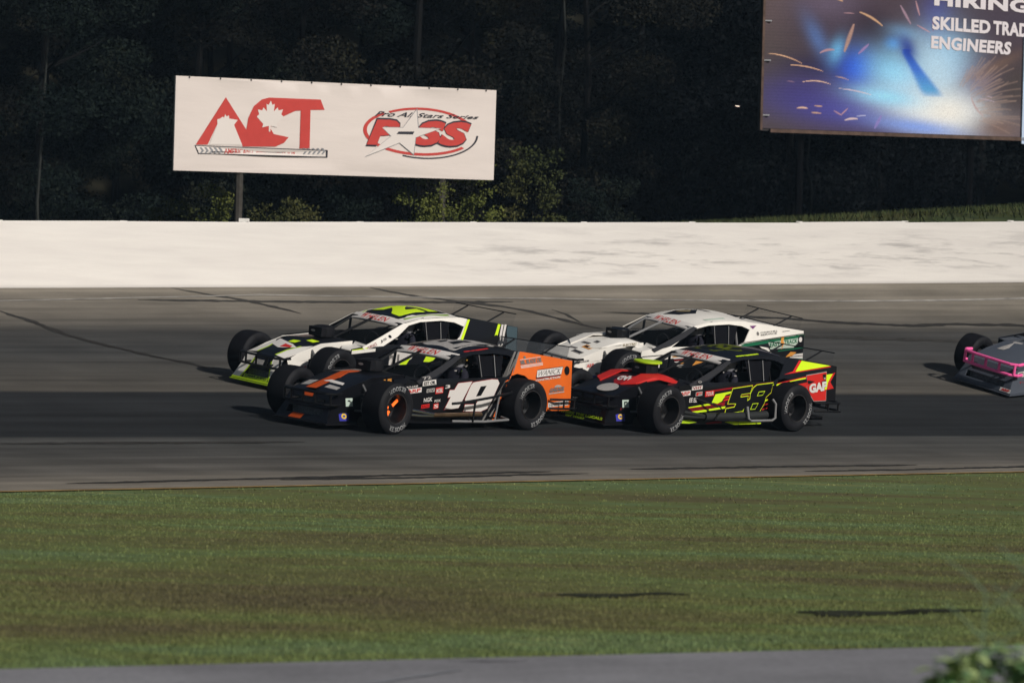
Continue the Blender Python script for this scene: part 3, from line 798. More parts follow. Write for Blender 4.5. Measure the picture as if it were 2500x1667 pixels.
# undergrowth behind the wall: shrubs
def shrub(x, y, w, h, m, label, seed, group=None, topz=None):
    r3 = random.Random(seed); g0 = ground_z(x, y); t = empty('shrub', (x, y, g0)); tag(t, label, 'shrub', group)
    cl = []
    for _ in range(int(14 * w * h) + 8):
        cl.append((r3.uniform(-w / 2, w / 2), r3.uniform(-.35, .35), h * r3.random() ** 1.3 * .95, r3.uniform(.16, .34)))
    link(bpy.data.objects.new('foliage', leaves('foliage', cl, 1200, .06, m, seed)), t)
    mb = MB()
    for _ in range(4):
        a = r3.uniform(-w / 3, w / 3); mb.tube([(a * .3, 0, -.1), (a, r3.uniform(-.1, .1), h * .7)], .015, bark, 5, r2=.006)
    mb.build('stem', t)
shr = [(-7.0, 76, 1.0, 1.0, 'mid', 'olive shrub left of the banner post'), (-6.1, 75.5, .5, 1.5, 'bright', 'yellow-green shrub just left of the banner post'), (-4.9, 76, .9, 1.1, 'mid', 'olive shrub just right of the banner post'),
       (-4.2, 75, .7, .8, 'mid', 'low olive bush under the middle of the banner'), (-3.2, 77, 1.2, 1.0, 'green', 'dull green bush under the banner'), (-2.1, 77.5, .6, 1.6, 'bright', 'tall yellow-green shrub under the right part of the banner'),
       (-1.65, 77.2, .45, 1.2, 'bright', 'short yellow-green shrub beside the tall one under the banner'), (-.85, 78.5, .9, 1.8, 'bright', 'wide yellow-green shrub below the right end of the banner'), (.4, 80, 1.2, 1.9, 'mid', 'olive shrub just right of the banner end'),
       (-9, 77, 1.5, .9, 'green', 'low dark green bush behind the wall at left'), (1.9, 82, 1.2, 1.4, 'green', 'dark bush at the edge of the black woods')]
for k, (x, y, w, h, m, lb) in enumerate(shr): shrub(x, y, w, h, LM[m], lb, 40 + k)
# rank grass along the bank behind the wall, right
def bank_tufts():
    r3 = np.random.default_rng(8); V = []; F_ = []; n = 0
    for _ in range(15000):
        x = r3.uniform(-12, 16); y = yo(x) + r3.uniform(5, 13); z = ground_z(x, y); h = r3.uniform(.05, .15); a = r3.uniform(0, 6.28); w = .02
        lx, ly = r3.uniform(-.1, .1, 2)
        V.extend([(x - cos(a) * w, y - sin(a) * w, z - .03), (x + cos(a) * w, y + sin(a) * w, z - .03), (x + lx, y + ly, z + h)]); F_.append((n, n + 1, n + 2)); n += 3
    me = bpy.data.meshes.new('rank_grass'); me.from_pydata(V, [], F_); me.materials.append(bank_mat); me.update()
    tag(link(bpy.data.objects.new('rank_grass', me)), 'rough grass on the bank behind the wall', 'grass', kind='stuff')
bank_tufts()
mb = MB(); mb.box((0, 0, 0), (.10, .04, .018), mat('lamp_glow', (1, .9, .8), emit=((1, .75, .62), 1.6)))
lp = mb.build('small_lamp', smooth=False); lp.location = (5.25, 88.2, 7.22); lp.rotation_euler.y = .05; tag(lp, 'tiny lit lamp in the dark left of the welding billboard', 'lamp')

# ------------------------------------------------------------------ foreground weeds
weed_m = mat('weed_leaf', (.22, .38, .17), .6, var=.35, scale=9)
weed_y = mat('weed_leaf_pale', (.42, .52, .22), .6, var=.25, scale=9)
stalk_m = mat('weed_stalk', (.14, .20, .12), .7, var=.2)
def leaf_shape(mb, base, d, L_, W_, m, cup=.2):
    d = Vector(d).normalized(); s = d.cross(Vector((0, 0, 1))); s = s.normalized() if s.length > .1 else Vector((1, 0, 0)); nn = s.cross(d)
    V = []; base = Vector(base); prof = [(0, .05), (.2, .75), (.45, 1), (.7, .7), (1, .02)]
    for t, w in prof:
        c = base + d * L_ * t - nn * 0 + Vector((0, 0, -cup * L_ * t * t))
        V += [c - s * W_ * w * .5 + nn * W_ * w * .12, c, c + s * W_ * w * .5 + nn * W_ * w * .12]
    F_ = []
    for i_ in range(4):
        a = i_ * 3; F_ += [(a, a + 3, a + 4, a + 1), (a + 1, a + 4, a + 5, a + 2)]
    mb.add(V, F_, m)
def weed(x, y, h, nst, seed, label, spread=.3, ls=.055):
    r3 = random.Random(seed); t = empty('leafy_weed', (x, y, 0)); tag(t, label, 'weed'); st = MB(); lf = MB()
    for k in range(nst):
        a = r3.uniform(0, 6.28); l = spread * r3.uniform(.2, 1); hh = (h + .015) * r3.uniform(.84, 1)
        P_ = [Vector((cos(a) * l * u * u, sin(a) * l * u * u, hh * u)) for u in (0, .35, .7, 1)]
        st.tube(P_, .004, stalk_m, 5, r2=.002)
        for j in range(22):
            u = 1 - .45 * r3.random() ** 1.6; p = P_[0].lerp(P_[3], u); p = Vector((cos(a) * l * u * u, sin(a) * l * u * u, hh * u)); b = r3.uniform(0, 6.28)
            lf_d = (cos(b), sin(b), r3.uniform(-.3, .6)); leaf_shape(lf, p, lf_d, ls * r3.uniform(.8, 1.4), ls * .75 * r3.uniform(.7, 1.2), weed_y if u > .82 and r3.random() < .6 else weed_m, .35)
    st.build('stem', t); lf.build('leaves', t)
weed(1.36, 11.2, .76, 9, 1, 'pale green leafy weed, leftmost of those at the lower right corner', .13, .07)
weed(1.62, 10.9, .80, 15, 2, 'dense green leafy weed in the lower right corner', .17, .075)
weed(1.50, 11.7, .74, 11, 3, 'yellow-green leafy weed behind the dense one at lower right', .15, .07)
weed(1.44, 10.6, .72, 12, 4, 'low leafy weed in front of the yellow-green one at lower right', .12, .065)
weed(1.80, 11.5, .84, 11, 5, 'tallest leafy weed, cut by the right edge at the lower corner', .15, .075)
def stalk(x, y, h, seed, label):
    r3 = random.Random(seed); t = empty('tall_weed_stalk', (x, y, 0)); tag(t, label, 'weed'); mb = MB()
    top = Vector((r3.uniform(-.05, .05), 0, h)); mb.tube([(0, 0, 0), tuple(top * .5 + Vector((.012, 0, 0))), tuple(top)], .007, stalk_m, 5, r2=.003)
    mb.build('stem', t); mb = MB()
    for k in range(7):
        u = .55 + .075 * k; s = 1 if k % 2 else -1; p = top * u
        mb.tube([tuple(p), tuple(p + Vector((s * .05, r3.uniform(-.02, .02), .05))), tuple(p + Vector((s * r3.uniform(.08, .15), 0, .11)))], .0045, stalk_m, 5, r2=.002)
    mb.build('branch', t)
stalk(1.60, 10.9, 1.00, 1, 'tall thin weed stalk standing above the leafy clump')
stalk(1.44, 11.4, .93, 2, 'thin weed stalk left of the others at the lower right')
stalk(1.55, 10.6, .90, 3, 'short thin weed stalk in front at the lower right')
stalk(1.70, 11.1, .97, 4, 'thin weed stalk nearest the right edge')

# ------------------------------------------------------------------ race cars
def lin(r, g, b): return tuple(((c / 255 + .055) / 1.055) ** 2.4 if c > 10 else c / 255 / 12.92 for c in (r, g, b))
M = {}
M['black'] = mat('gloss_black_paint', (.005, .005, .007), .32, coat=.22, spec=.3)
M['matte'] = mat('satin_black', (.010, .010, .012), .6, var=.3)
M['tub'] = mat('cockpit_black', (.006, .006, .007), .8)
M['orange'] = mat('orange_paint', (.72, .135, .018), .42, coat=.25, var=.05)
M['dorange'] = mat('orange_stripe', (.50, .075, .012), .42)
M['white'] = mat('white_paint', (.80, .76, .69), .40, coat=.3, var=.06, scale=3)
M['dwhite'] = mat('decal_white', (.66, .62, .58), .5)
M['grey'] = mat('grey_stripe', (.17, .16, .15), .5)
M['lgrey'] = mat('light_grey_decal', (.36, .34, .32), .5, var=.15, scale=30)
M['neon'] = mat('neon_yellow', (.62, .85, .02), .45)
M['neong'] = mat('neon_green', (.42, .62, .02), .45)
M['red'] = mat('racing_red', (.58, .025, .02), .42, coat=.2)
M['dred'] = mat('deep_red', (.26, .012, .016), .45)
M['green'] = mat('dark_green', (.01, .12, .055), .45)
M['tan'] = mat('tan_orange', (.66, .28, .05), .5)
M['tyre'] = mat('tyre_rubber', (.007, .007, .009), .8, var=.25, scale=12)
M['tread'] = M['tyre']
M['side'] = mat('sidewall_rubber', (.013, .013, .015), .6, var=.2, scale=12)
M['letter'] = mat('sidewall_letters', (.27, .27, .27), .7)
M['rim'] = mat('black_wheel', (.006, .006, .007), .35, spec=.4)
M['rimlip'] = mat('rim_edge', (.12, .11, .11), .25, metal=.8)
M['chrome'] = mat('chrome_pipe', (.55, .52, .5), .18, metal=1.0, var=.2, scale=5)
M['bronze'] = mat('heated_pipe', (.35, .22, .12), .3, metal=.9, var=.3)
M['steel'] = mat('dull_steel', (.10, .10, .10), .45, metal=.7)
M['darkpipe'] = mat('dark_exhaust', (.035, .037, .037), .55, metal=.3)
M['bar'] = mat('black_tube', (.005, .005, .006), .4, spec=.3)
M['gbar'] = mat('grey_tube', (.20, .20, .20), .45)
M['carA'] = M['black']
M['slate'] = mat('slate_grey_paint', (.075, .085, .105), .45, coat=.2, var=.05)
M['pink'] = mat('hot_pink_tube', (1.0, .14, .40), .35, coat=.3)
M['lexan'] = mat('clear_plastic', (.20, .21, .22), .25, alpha=.30)
M['lexanc'] = mat('very_clear_plastic', (.12, .13, .14), .25, alpha=.05)
M['pillarg'] = mat('smoked_plastic', (.032, .032, .035), .35)
M['blue'] = mat('decal_blue', (.05, .05, .35), .5)
M['yellow'] = mat('decal_yellow', (.75, .5, .04), .5)
M['glow'] = mat('hot_brake', (.7, .12, .02), .5, emit=((1, .16, .02), 1.1))
M['suit'] = mat('dark_race_suit', (.02, .02, .03), .8)
M['helmet'] = mat('race_helmet', (.25, .25, .27), .25, coat=.5)
M['mint'] = mat('mint_plate', (.50, .60, .52), .5)
M['teal'] = mat('teal_grey', (.055, .085, .10), .45)
M['net'] = mat('window_net', (.006, .006, .008), .9, spec=.05)
M['lamp'] = mat('dash_lamp', (.3, .3, .9), emit=((.45, .45, 1), 2.5))
M['lampy'] = mat('dash_lamp_yellow', (.7, .5, .1), emit=((1, .6, .1), .35))
M['lampo'] = mat('dash_lamp_orange', (.8, .2, .1), emit=((1, .22, .08), .35))
M['lampg'] = mat('dash_lamp_green', (.3, .5, .1), emit=((.5, .8, .2), .12))

def LI(x, xs, ys): return float(np.interp(x, xs, ys))
LX = [-2.47, -1.3, -.95, -.3]; LV = [.1, .42, .5, .73]
def sy(x, z): return .76 - LI(x, LX, LV) * max(0, z - .67)
RX = [-2.52, -1.7, -1.3, -.95, -.6, -.3, .62, .92]; RZ = [.905, 1.01, 1.05, 1.045, 1.02, .97, .68, .64]
def zt(x): return LI(x, RX, RZ)
def crn(x): return LI(x, [-1.35, -.8, -.3], [.05, .08, .035])
def rz_(x, y): yt = sy(x, zt(x)); return zt(x) + crn(x) * (1 - (y / yt) ** 2)
def hz(x, y): return LI(x, [.5, 1.2, 2.0], [.70, .67, .47]) + .03 * (1 - min(1.2, (y / .46) ** 2))
def SIDE(x, z, e): return (x, sy(x, z) + e, z)
def SIDER(x, z, e): return (x, -sy(x, z) - e, z)
def ROOF(x, y, e): return (x, y, rz_(x, y) + e)
NW = [.80, 0.0]      # nose width factor and forward offset of the car being built
def hx(x): return x - max(0, x - 1.2) * .17 + NW[1] * max(0, x - 1.2)
def hy(x): return LI(x, [.6, 1.1, 1.9], [.98, .92, NW[0]])
def HOOD(x, y, e): return (hx(x) + e * .2, y * hy(x), hz(x, y) + e)
def FRONT(y, z, e): return (LI(z, [.08, .12, .40, .47], [2.06, 2.05, 1.91, 1.866]) + NW[1] * .8 + e, y * NW[0], z + e * .3)
def NS(x, z, e): return (x, .5 + e, z)

def arch(cx=-1.36, cz=.34, r=.40, zb=.08, n=12):
    a0 = math.asin((zb - cz) / r); return [(cx + r * cos(a), cz + r * sin(a)) for a in [a0 + (pi - 2 * a0) * k / n for k in range(n + 1)]]   # from front foot over the top to the rear foot
SPLIT = [(-1.5, 1.05), (-1.13, .61)]
def sx(z): return LI(z, [.08, .61, 1.05], [-.86, -1.13, -1.5])
WIN = [(.30, .69), (-.05, .83), (-.29, .93), (-.6, .985), (-1.0, 1.005), (-1.25, .98), (-1.42, .92), (-1.28, .76), (-1.12, .70), (-.4, .69)]

def wheel_proto():
    H = .165
    tp = [(.195, -H + .01), (.215, -H - .002), (.25, -.182), (.28, -.184), (.315, -.172), (.336, -.148), (.344, -.10), (.345, 0), (.344, .10), (.336, .148), (.315, .172), (.28, .184), (.25, .182), (.215, H + .002), (.195, H - .01), (.195, -H + .01)]
    mb = MB(); mb.lathe(tp[5:10], M['tread'], n=44); mb.lathe(tp[:6], M['side'], n=44); mb.lathe(tp[9:], M['side'], n=44)
    tyre = mb.mesh('tyre')
    mb = MB()
    mb.lathe([(.20, H + .004), (.204, H - .004), (.197, H - .012), (.19, H - .01), (.19, H + .002), (.20, H + .004)], M['rimlip'], n=40)
    mb.lathe([(.19, H - .01), (.178, .11), (.172, .02), (.165, -.03), (.12, -.045), (.085, -.03), (.08, 0), (.055, .01), (.05, .05), (0.0005, .055)], M['rim'], n=40)
    mb.lathe([(.19, -H), (.175, -.10), (.165, -.03)], M['rim'], n=40)
    for k in range(5):
        a = 2 * pi * k / 5; mb.lathe([(.012, -.02), (.012, .022), (.0005, .024)], M['steel'], c=(cos(a) * .066, 0, sin(a) * .066), n=8)
    for k in range(8):
        a = 2 * pi * k / 8 + .2; R_ = Matrix.Rotation(-a, 3, 'Y'); mb.box(R_ @ Vector((.135, -.03, 0)), (.07, .012, .05), M['rim'], rot=R_)
    rim = mb.mesh('rim')
    mb = MB()
    def ysw(r): return LI(r, [.215, .25, .28, .315, .336], [.167, .182, .184, .172, .148])
    V, F_ = text_tris('HOOSIER', .03, 0, 1.1)
    for a0, sp_ in ((pi / 2 + .62, 1.24),):
        vs = []
        for u, v in V:
            r = .238 + v * .062; a = a0 - u * sp_
            vs.append((-r * cos(a), ysw(r) + .003, r * sin(a)))
        mb.add(vs, F_, M['letter'])
    lets = mb.mesh('tyre_lettering', smooth=False)
    mb = MB(); mb.lathe([(.12, -.09), (.12, -.105), (.05, -.105), (.05, -.09), (.12, -.09)], M['steel'], n=28); disc = mb.mesh('brake_disc')
    return tyre, rim, lets, disc
WP = wheel_proto()
def add_wheel(car, x, y, name='wheel', steer=0, glow=False, spin=0.0):
    w = empty(name, (x, y, .344), car); s = 1 if y > 0 else -1
    w.rotation_euler = (0, spin, steer + (0 if s > 0 else pi))
    for me, nm in zip(WP, ('tyre', 'rim', 'tyre_lettering', 'brake_disc')):
        ob_ = link(bpy.data.objects.new(nm, me), w)
        if nm == 'tyre_lettering': link(bpy.data.objects.new(nm, me), w).rotation_euler = (0, pi, 0)
    if glow:
        mb = MB()
        for a in (.25, -.95, 2.6):
            R_ = Matrix.Rotation(-a, 3, 'Y'); mb.box(R_ @ Vector((.105, .05, 0)), (.12, .02, .032), M['glow'], rot=R_)
        o_ = mb.build('brake_caliper', w, smooth=False)
    return w

def human():
    """seated driver grown with a skin modifier: one continuous body"""
    J = [((0, 0, .12), .15), ((.02, 0, .30), .14), ((0, 0, .48), .155), ((-.02, 0, .60), .09), ((-.02, 0, .68), .06), ((-.01, 0, .80), .085)]
    E_ = [(0, 1), (1, 2), (2, 3), (3, 4), (4, 5)]
    for s in (-1, 1):
        n = len(J); J += [((-.01, s * .19, .54), .07), ((.17, s * .26, .36), .05), ((.38, s * .15, .42), .038), ((.46, s * .12, .45), .035)]
        E_ += [(3, n), (n, n + 1), (n + 1, n + 2), (n + 2, n + 3)]
        n = len(J); J += [((.10, s * .11, .10), .10), ((.46, s * .15, .24), .07), ((.74, s * .12, -.02), .05), ((.86, s * .12, -.03), .045)]
        E_ += [(0, n), (n, n + 1), (n + 1, n + 2), (n + 2, n + 3)]
    me = bpy.data.meshes.new('person'); me.from_pydata([j[0] for j in J], E_, []); me.update()
    ob = bpy.data.objects.new('tmp', me); SC.collection.objects.link(ob)
    ob.modifiers.new('skin', 'SKIN'); sub = ob.modifiers.new('sub', 'SUBSURF'); sub.levels = 1; sub.render_levels = 1
    lay = me.skin_vertices[0].data if len(me.skin_vertices) else None
    if lay is None:
        bpy.context.view_layer.update()
    if len(me.skin_vertices):
        for i_, j in enumerate(J): me.skin_vertices[0].data[i_].radius = (j[1], j[1])
        me.skin_vertices[0].data[0].use_root = True
    bpy.context.view_layer.update()
    dg = bpy.context.evaluated_depsgraph_get()
    out = bpy.data.meshes.new_from_object(ob.evaluated_get(dg))
    bpy.data.objects.remove(ob)
    out.materials.clear(); out.materials.append(M['suit']); out.name = 'person'
    out.polygons.foreach_set('use_smooth', [True] * len(out.polygons))
    mb = MB(); mb.lathe([(.0005, -.14), (.07, -.135), (.115, -.10), (.135, -.03), (.14, .03), (.125, .09), (.09, .13), (.04, .15), (.0005, .155)], M['helmet'], axis='z', n=24)
    V = []; F_ = []
    for k in range(9):
        a = -.9 + 1.8 * k / 8
        V += [(.142 * cos(a), .142 * sin(a), -.03), (.142 * cos(a), .142 * sin(a), .055)]
    for k in range(8): F_.append((2 * k, 2 * k + 2, 2 * k + 3, 2 * k + 1))
    mb.add(V, F_, M['black'])
    return out, mb.mesh('helmet')
HUM = human()

def star_sticker(mb, x0, z0, x1, z1, fn, base, ink, s, e=.005):
    """a small sticker: x0,z0 = upper front corner, x1,z1 = lower rear corner"""
    q = [(x0, z0), (x1, z0 + abs(x1 - x0) * .08), (x1, z1 + abs(x1 - x0) * .08), (x0, z1)]
    dpoly(mb, q, fn, base, e, grid=None)
    cx, cz = (x0 + x1) / 2, (z0 + z1) / 2
    g = quadmap([q[0], q[1], q[2], q[3]])
    dtext(mb, s, [g(.08, .85), g(.92, .85), g(.92, .15), g(.08, .15)], fn, ink, e + .004, bold=.02)

def make_car(label, cfg, pose):
    c, f, l, u, rz = pose
    car = empty('race_car')
    car.matrix_world = Matrix(((f[0], l[0], u[0], c[0]), (f[1], l[1], u[1], c[1]), (f[2], l[2], u[2], c[2]), (0, 0, 0, 1)))
    tag(car, label, 'race car', 'modified race cars on the banking')
    K = cfg
    # --- side panels
    for s, fn in ((1, SIDE), (-1, SIDER)):
        P_ = [(.92, .12), (.92, .64), (.62, .68), (.32, .775), (0, .876)] if s > 0 else [(.92, .12), (.92, .64), (.16, .69), (-.08, .83)]
        P_ += [(-.3, .97), (-.6, 1.02), (-.95, 1.045), (-1.3, 1.05), (-1.495, 1.03)]
        P_ += [(sx(z), z) for z in (.95, .85, .75)] + [(sx(.66), .66), ]
        am = arch()
        P_ += [(-1.12, .60)] + [(q[0], q[1]) for q in am if q[0] > -1.13 and q[1] > .1 and q[1] < .58][::-1] + [(-.955, .09), (-.3, .08), (.5, .10)]
        win = WIN if s > 0 else [(.02, .70), (-.16, .81), (-.34, .92)] + WIN[3:]
        mb = MB(); panel(mb, P_, [win], fn, .012, M[K['door']], m2=M['tub']); dp = mb.build('door_panel', car)
        zb = K.get('tailz', .40)
        Q = [(sx(z) - .004, z) for z in (.66, .75, .85, .95)] + [(-1.499, 1.03), (-1.7, 1.01), (-2.1, .96), (-2.5, .907), (-2.52, zb), (-1.86, zb)]
        Q += [(q[0], q[1]) for q in am if q[1] > max(zb + .03, .1) and (q[0] < -1.13 or q[1] > .60)][::-1] 
        mb = MB(); panel(mb, Q, [], fn, .012, M[K['quarter']], m2=M['tub']); qp = mb.build('quarter_panel', car)
        if s > 0: DP, QP = dp, qp
        if K.get('foot'):
            mb = MB(); panel(mb, [(-.90, .09), (-.935, .09), (-.955, .25), (-1.0, .40), (-1.1, .56), (-1.125, .60), (-1.06, .60), (-.96, .30)][:6] + [(-1.07, .50), (-.94, .24)], [], lambda a, b, e: fn(a, b, e + .004), .004, M[K['quarter']], grid=None)
            mb.build('lower_quarter', qp)
    # --- roof
    mb = MB(); ys = lambda x: sy(x, zt(x)) - .012
    xs_ = [-.28, -.45, -.6, -.8, -.95, -1.1, -1.3, -1.38]
    out = [(x, ys(x)) for x in xs_] + [(x, -ys(x)) for x in xs_[::-1]]
    panel(mb, out, [], ROOF, .015, M[K['roof']], grid=.1, m2=M['tub']); RP = mb.build('roof', car)
    # front lip of the roof (visor strip)
    mb = MB()
    def VIS(y, t, e):   # strip wrapping the front edge: t 0..1 from lip down/forward to the roof
        x = -.235 - .13 * t + .05 * (1 - (y / .55) ** 2) * 1.0; return (x, y, rz_(max(-.3, x) if x > -.3 else x, y * .97) - (.045 * (1 - t) ** 1.5) + .008 + e)
    panel(mb, [(-.545, 0), (.545, 0), (.535, 1), (-.535, 1)], [], VIS, .01, M['dwhite'], grid=.18)
    vis = mb.build('visor_strip', car)
    mb = MB(); dtext(mb, 'W', [(-.30, .95), (-.18, .95), (-.19, .15), (-.31, .15)], VIS, M['red'], .006, bold=.02, shear=.2); dtext(mb, 'HELEN', [(-.165, .80), (.25, .80), (.24, .15), (-.175, .15)], VIS, M['red'], .006, bold=.015, shear=.2, spacing=1.1); mb.build('visor_lettering', vis, smooth=False)
    # --- rear window and deck
    mb = MB()
    V = []; F_ = []
    rows = [(-1.39, lambda y: rz_(-1.36, y) - .02, .56), (-1.65, lambda y: .96, .62), (-1.9, lambda y: .89, .66), (-2.5, lambda y: .885, .735)]
    for x, zf, w in rows:
        for k in range(7):
            y = w * (-1 + k / 3); V.append((x, y, zf(y)))
    for i_ in range(3):
        for k in range(6): F_.append((i_ * 7 + k, i_ * 7 + k + 1, i_ * 7 + k + 8, i_ * 7 + k + 7))
    mb.add(V, F_, M[K['deck']]); mb.build('rear_deck', car)
    mb = MB(); panel(mb, [(-.735, .905), (.735, .905), (.745, .42), (-.745, .42)], [], lambda y, z, e: (-2.5 + LI(z, [.4, .9], [-.015, 0]) - e, y, z), .012, M[K['tail']], grid=None); tp = mb.build('tail_panel', car, smooth=False)
    # --- spoiler
    mb = MB(); panel(mb, [(-.66, .90), (.66, .90), (.64, 1.09), (-.64, 1.09)], [], lambda y, z, e: (-2.47 - (z - .9) * .35 - e, y, z), .004, M[K.get('blade', 'lexanc')], grid=None); spo = mb.build('spoiler', car, smooth=False)
    mb = MB(); mb.tube([(-2.54, -.64, 1.09), (-2.54, .64, 1.09)], .008, M['bar'], 6); mb.build('spoiler_rail', spo)
    for y in (-.38, .38):
        mb = MB(); mb.tube([(-2.54, y, 1.08), (-2.10, y, .90)], .012, M['bar'], 6); mb.build('spoiler_strut', spo)
    # --- hood
    mb = MB(); out = [(.60, -.44), (.60, .44), (1.3, .46), (1.9, .50), (2.0, .48), (2.0, -.48), (1.9, -.50), (1.3, -.46)]
    panel(mb, out, [], HOOD, .012, M[K['hood']], grid=.14, m2=M['tub']); HP = mb.build('hood', car)
    for s in (-1, 1):
        mb = MB(); ps = [(.60, .60), (.60, .728)] ; 
        panel(mb, [(.60, .55), (.60, .71), (1.2, .675), (1.6, .58), (1.98, .47), (1.98, .40), (1.5, .44), (1.2, .53)], [], (lambda x, z, e: (hx(x), (LI(x, [.6, 1.3, 1.9, 2], [.44, .46, .50, .48]) * hy(x) + e) * s, z)), .01, M[K['hoodside']], grid=.2)
        mb.build('hood_side', car)
    # --- cowl (fairing between hood and door)
    for s in (-1, 1):
        mb = MB(); panel(mb, [(.42, .30), (.42, .735), (.93, .745), (.98, .60), (.80, .45), (.60, .445)], [], (lambda x, y, e: (x, y * s, .655 + LI(y, [.3, .75], [.03, -.012]) - (x - .4) * .03 + e)), .012, M[K['cowl']], grid=.2)
        mb.build('cowl', car)
        if K.get('scoop'):
            mb = MB(); 
            panel(mb, [(.45, .22), (.50, .50), (.72, .53), (1.0, .45), (1.4, .38), (1.52, .20), (1.1, .18), (.7, .19)], [], (lambda x, y, e: (x, y * s, LI(x, [.5, .75, 1.1, 1.6], [.66, .755, .745, .585]) - LI(y, [.18, .40, .55], [0, .01, .10]) + e)), .015, M[K['scoop']], grid=.1)
            mb.build('hood_fairing', car)
    # --- nose: front skin with radiator openings, splitter, side plates
    mb = MB(); h1 = [(-.36, .30), (.36, .30), (.36, .385), (-.36, .385)]; h2 = [(-.40, .17), (.40, .17), (.40, .26), (-.40, .26)]
    panel(mb, [(-.50, .47), (-.50, .30), (-.58, .12), (-.60, .09), (.60, .09), (.58, .12), (.50, .30), (.50, .47)], [h1, h2], FRONT, .015, M[K['nose']], grid=.12, m2=M['tub']); NP = mb.build('nose', car)
    mb = MB(); mb.box((1.86 + NW[1] * .8, 0, .27), (.03, .84 * NW[0], .26), mat('radiator_core', (.14, .15, .17), .5, var=.35, scale=25)); mb.build('radiator', car, smooth=False)
    for s in (-1, 1):
        mb = MB(); panel(mb, [(1.42, .20), (1.42, .44), (1.5, .475), (1.98, .455), (2.04, .40), (2.20, .12), (2.2, .09), (1.55, .09)], [], (lambda x, z, e: (hx(x) + (.0 if x < 2 else -.006), (LI(z, [.1, .3, .47], [.575, .50, .49]) * NW[0] + e) * s, z)), .012, M[K['noseside']], grid=.2, m2=M['tub']); q_ = mb.build('nose_side', car)
        if s > 0: NSP = q_
    nw_ = NW[0]; nx_ = NW[1]
    NSF = lambda x, z, e: (x - max(0, x - 1.2) * .17 + nx_ * max(0, x - 1.2), LI(z, [.1, .3, .47], [.575, .50, .49]) * nw_ + e, z)
    mb = MB(); mb.box((1.79 + NW[1] * .8, 0, .078), (.60, 1.22 * NW[0], .014), M[K['lip']]); mb.build('splitter', car, smooth=False)
    # --- front bumper
    bm = M[K['bumper']]; mb = MB(); br_ = .027 if K['bumper'] == 'pink' else .018; bn = NW[0]; bx = NW[1] * .8 - .14
    def BP(x, y, z): return (x + bx, y * bn, z)
    zu, zl = (.575, .40) if K['bumper'] == 'pink' else (.475, .33)
    for z in (zu, zl):
        mb.tube([BP(1.96, -.50, z), BP(2.08, -.52, z), BP(2.16, -.46, z), BP(2.19, -.2, z), BP(2.19, .25, z), BP(2.18, .50, z), BP(2.10, .60, z), BP(1.96, .58, z)], br_, bm)
    fb = mb.build('front_bumper', car)
    for y, x in ((-.46, 2.16), (-.28, 2.185), (0, 2.19), (.28, 2.19), (.56, 2.14)):
        mb = MB(); mb.tube([BP(x, y, zl), BP(x, y, zu)], br_ * .9, bm); mb.build('bumper_post', fb)
    mb = MB()
    for y in (-.3, .3): mb.tube([BP(2.18, y, zl + .02), BP(1.9, y * .9, .36)], .016, M['bar'], 6)
    mb.build('bumper_brace', fb)
    # --- pan, bulkheads, engine, frame
    mb = MB(); mb.box((-.75, 0, .13), (3.3, 1.30, .05), M['tub']); mb.box((-1.36, 0, .22), (.9, .9, .10), M['tub']); mb.build('floor_pan', car, smooth=False)
    mb = MB(); mb.box((.58, 0, .40), (.02, 1.40, .52), M['tub']); mb.build('firewall', car, smooth=False)
    mb = MB(); mb.box((-1.42, 0, .48), (.02, 1.18, .72), M['tub']); mb.box((-1.95, 0, .55), (1.0, 1.1, .5), M['tub']); mb.build('fuel_cell_cover', car, smooth=False)
    mb = MB(); mb.box((1.05, 0, .38), (.62, .42, .34), M['matte']); mb.box((1.05, .2, .52), (.55, .14, .12), M['steel'], rot=Matrix.Rotation(-.5, 3, 'X')); mb.box((1.05, -.2, .52), (.55, .14, .12), M['steel'], rot=Matrix.Rotation(.5, 3, 'X')); mb.build('engine', car, smooth=False)
    for s in (-1, 1):
        mb = MB(); mb.tube([(.55, s * .40, .20), (1.2, s * .38, .24), (1.6, s * .34, .26), (1.95, s * .36, .28)], .03, M['bar'], 6)
        mb.tube([(.60, s * .42, .58), (1.2, s * .38, .46), (1.65, s * .36, .40)], .022, M['bar'], 6); mb.tube([(1.36, s * .38, .24), (1.36, s * .36, .46)], .02, M['bar'], 6); mb.build('frame_rail', car)
        mb = MB(); mb.tube([(1.22, s * .38, .24), (1.36, s * .74, .27)], .018, M['steel'], 6); mb.tube([(1.52, s * .36, .24), (1.36, s * .74, .27)], .018, M['steel'], 6)
        mb.tube([(1.28, s * .38, .42), (1.36, s * .74, .42)], .014, M['steel'], 6); mb.tube([(1.36, s * .40, .58), (1.36, s * .66, .27)], .022, M['steel'], 8); mb.build('suspension_arm', car)
    mb = MB(); mb.tube([(-1.36, -.8, .344), (-1.36, .8, .344)], .05, M['matte'], 8); mb.tube([(-1.36, -.12, .344), (-1.36, .12, .344)], .13, M['matte'], 10); mb.build('rear_axle', car)
    # --- exhaust headers
    for s in (-1, 1):
        mb = MB()
        for k in range(4):
            mb.tube([(.86 + k * .13, s * .27, .50), (.85 + k * .12, s * .40, .42), (.72 + k * .07, s * .62, .30 + .01 * k), (.62, s * .74, .235 + .02 * k)], .020, M[K['pipe']], 7)
        mb.tube([(.92, s * .80, .30), (.66, s * .83, .265), (.40, s * .84, .225)], .026, M[K['pipe']], 10)
        mb.tube([(.92, s * .80, .235), (.66, s * .83, .215), (.40, s * .84, .21)], .024, M[K['pipe']], 10)
        mb.tube([(.42, s * .84, .22), (.1, s * .845, .215), (-.2, s * .845, .215)] + ([(-.62, s * .845, .22), (-.9, s * .845, .23)] if K['muf'] > .045 else [(-.55, s * .84, .21)]), K['muf'], M[K['pipe2']], 12)
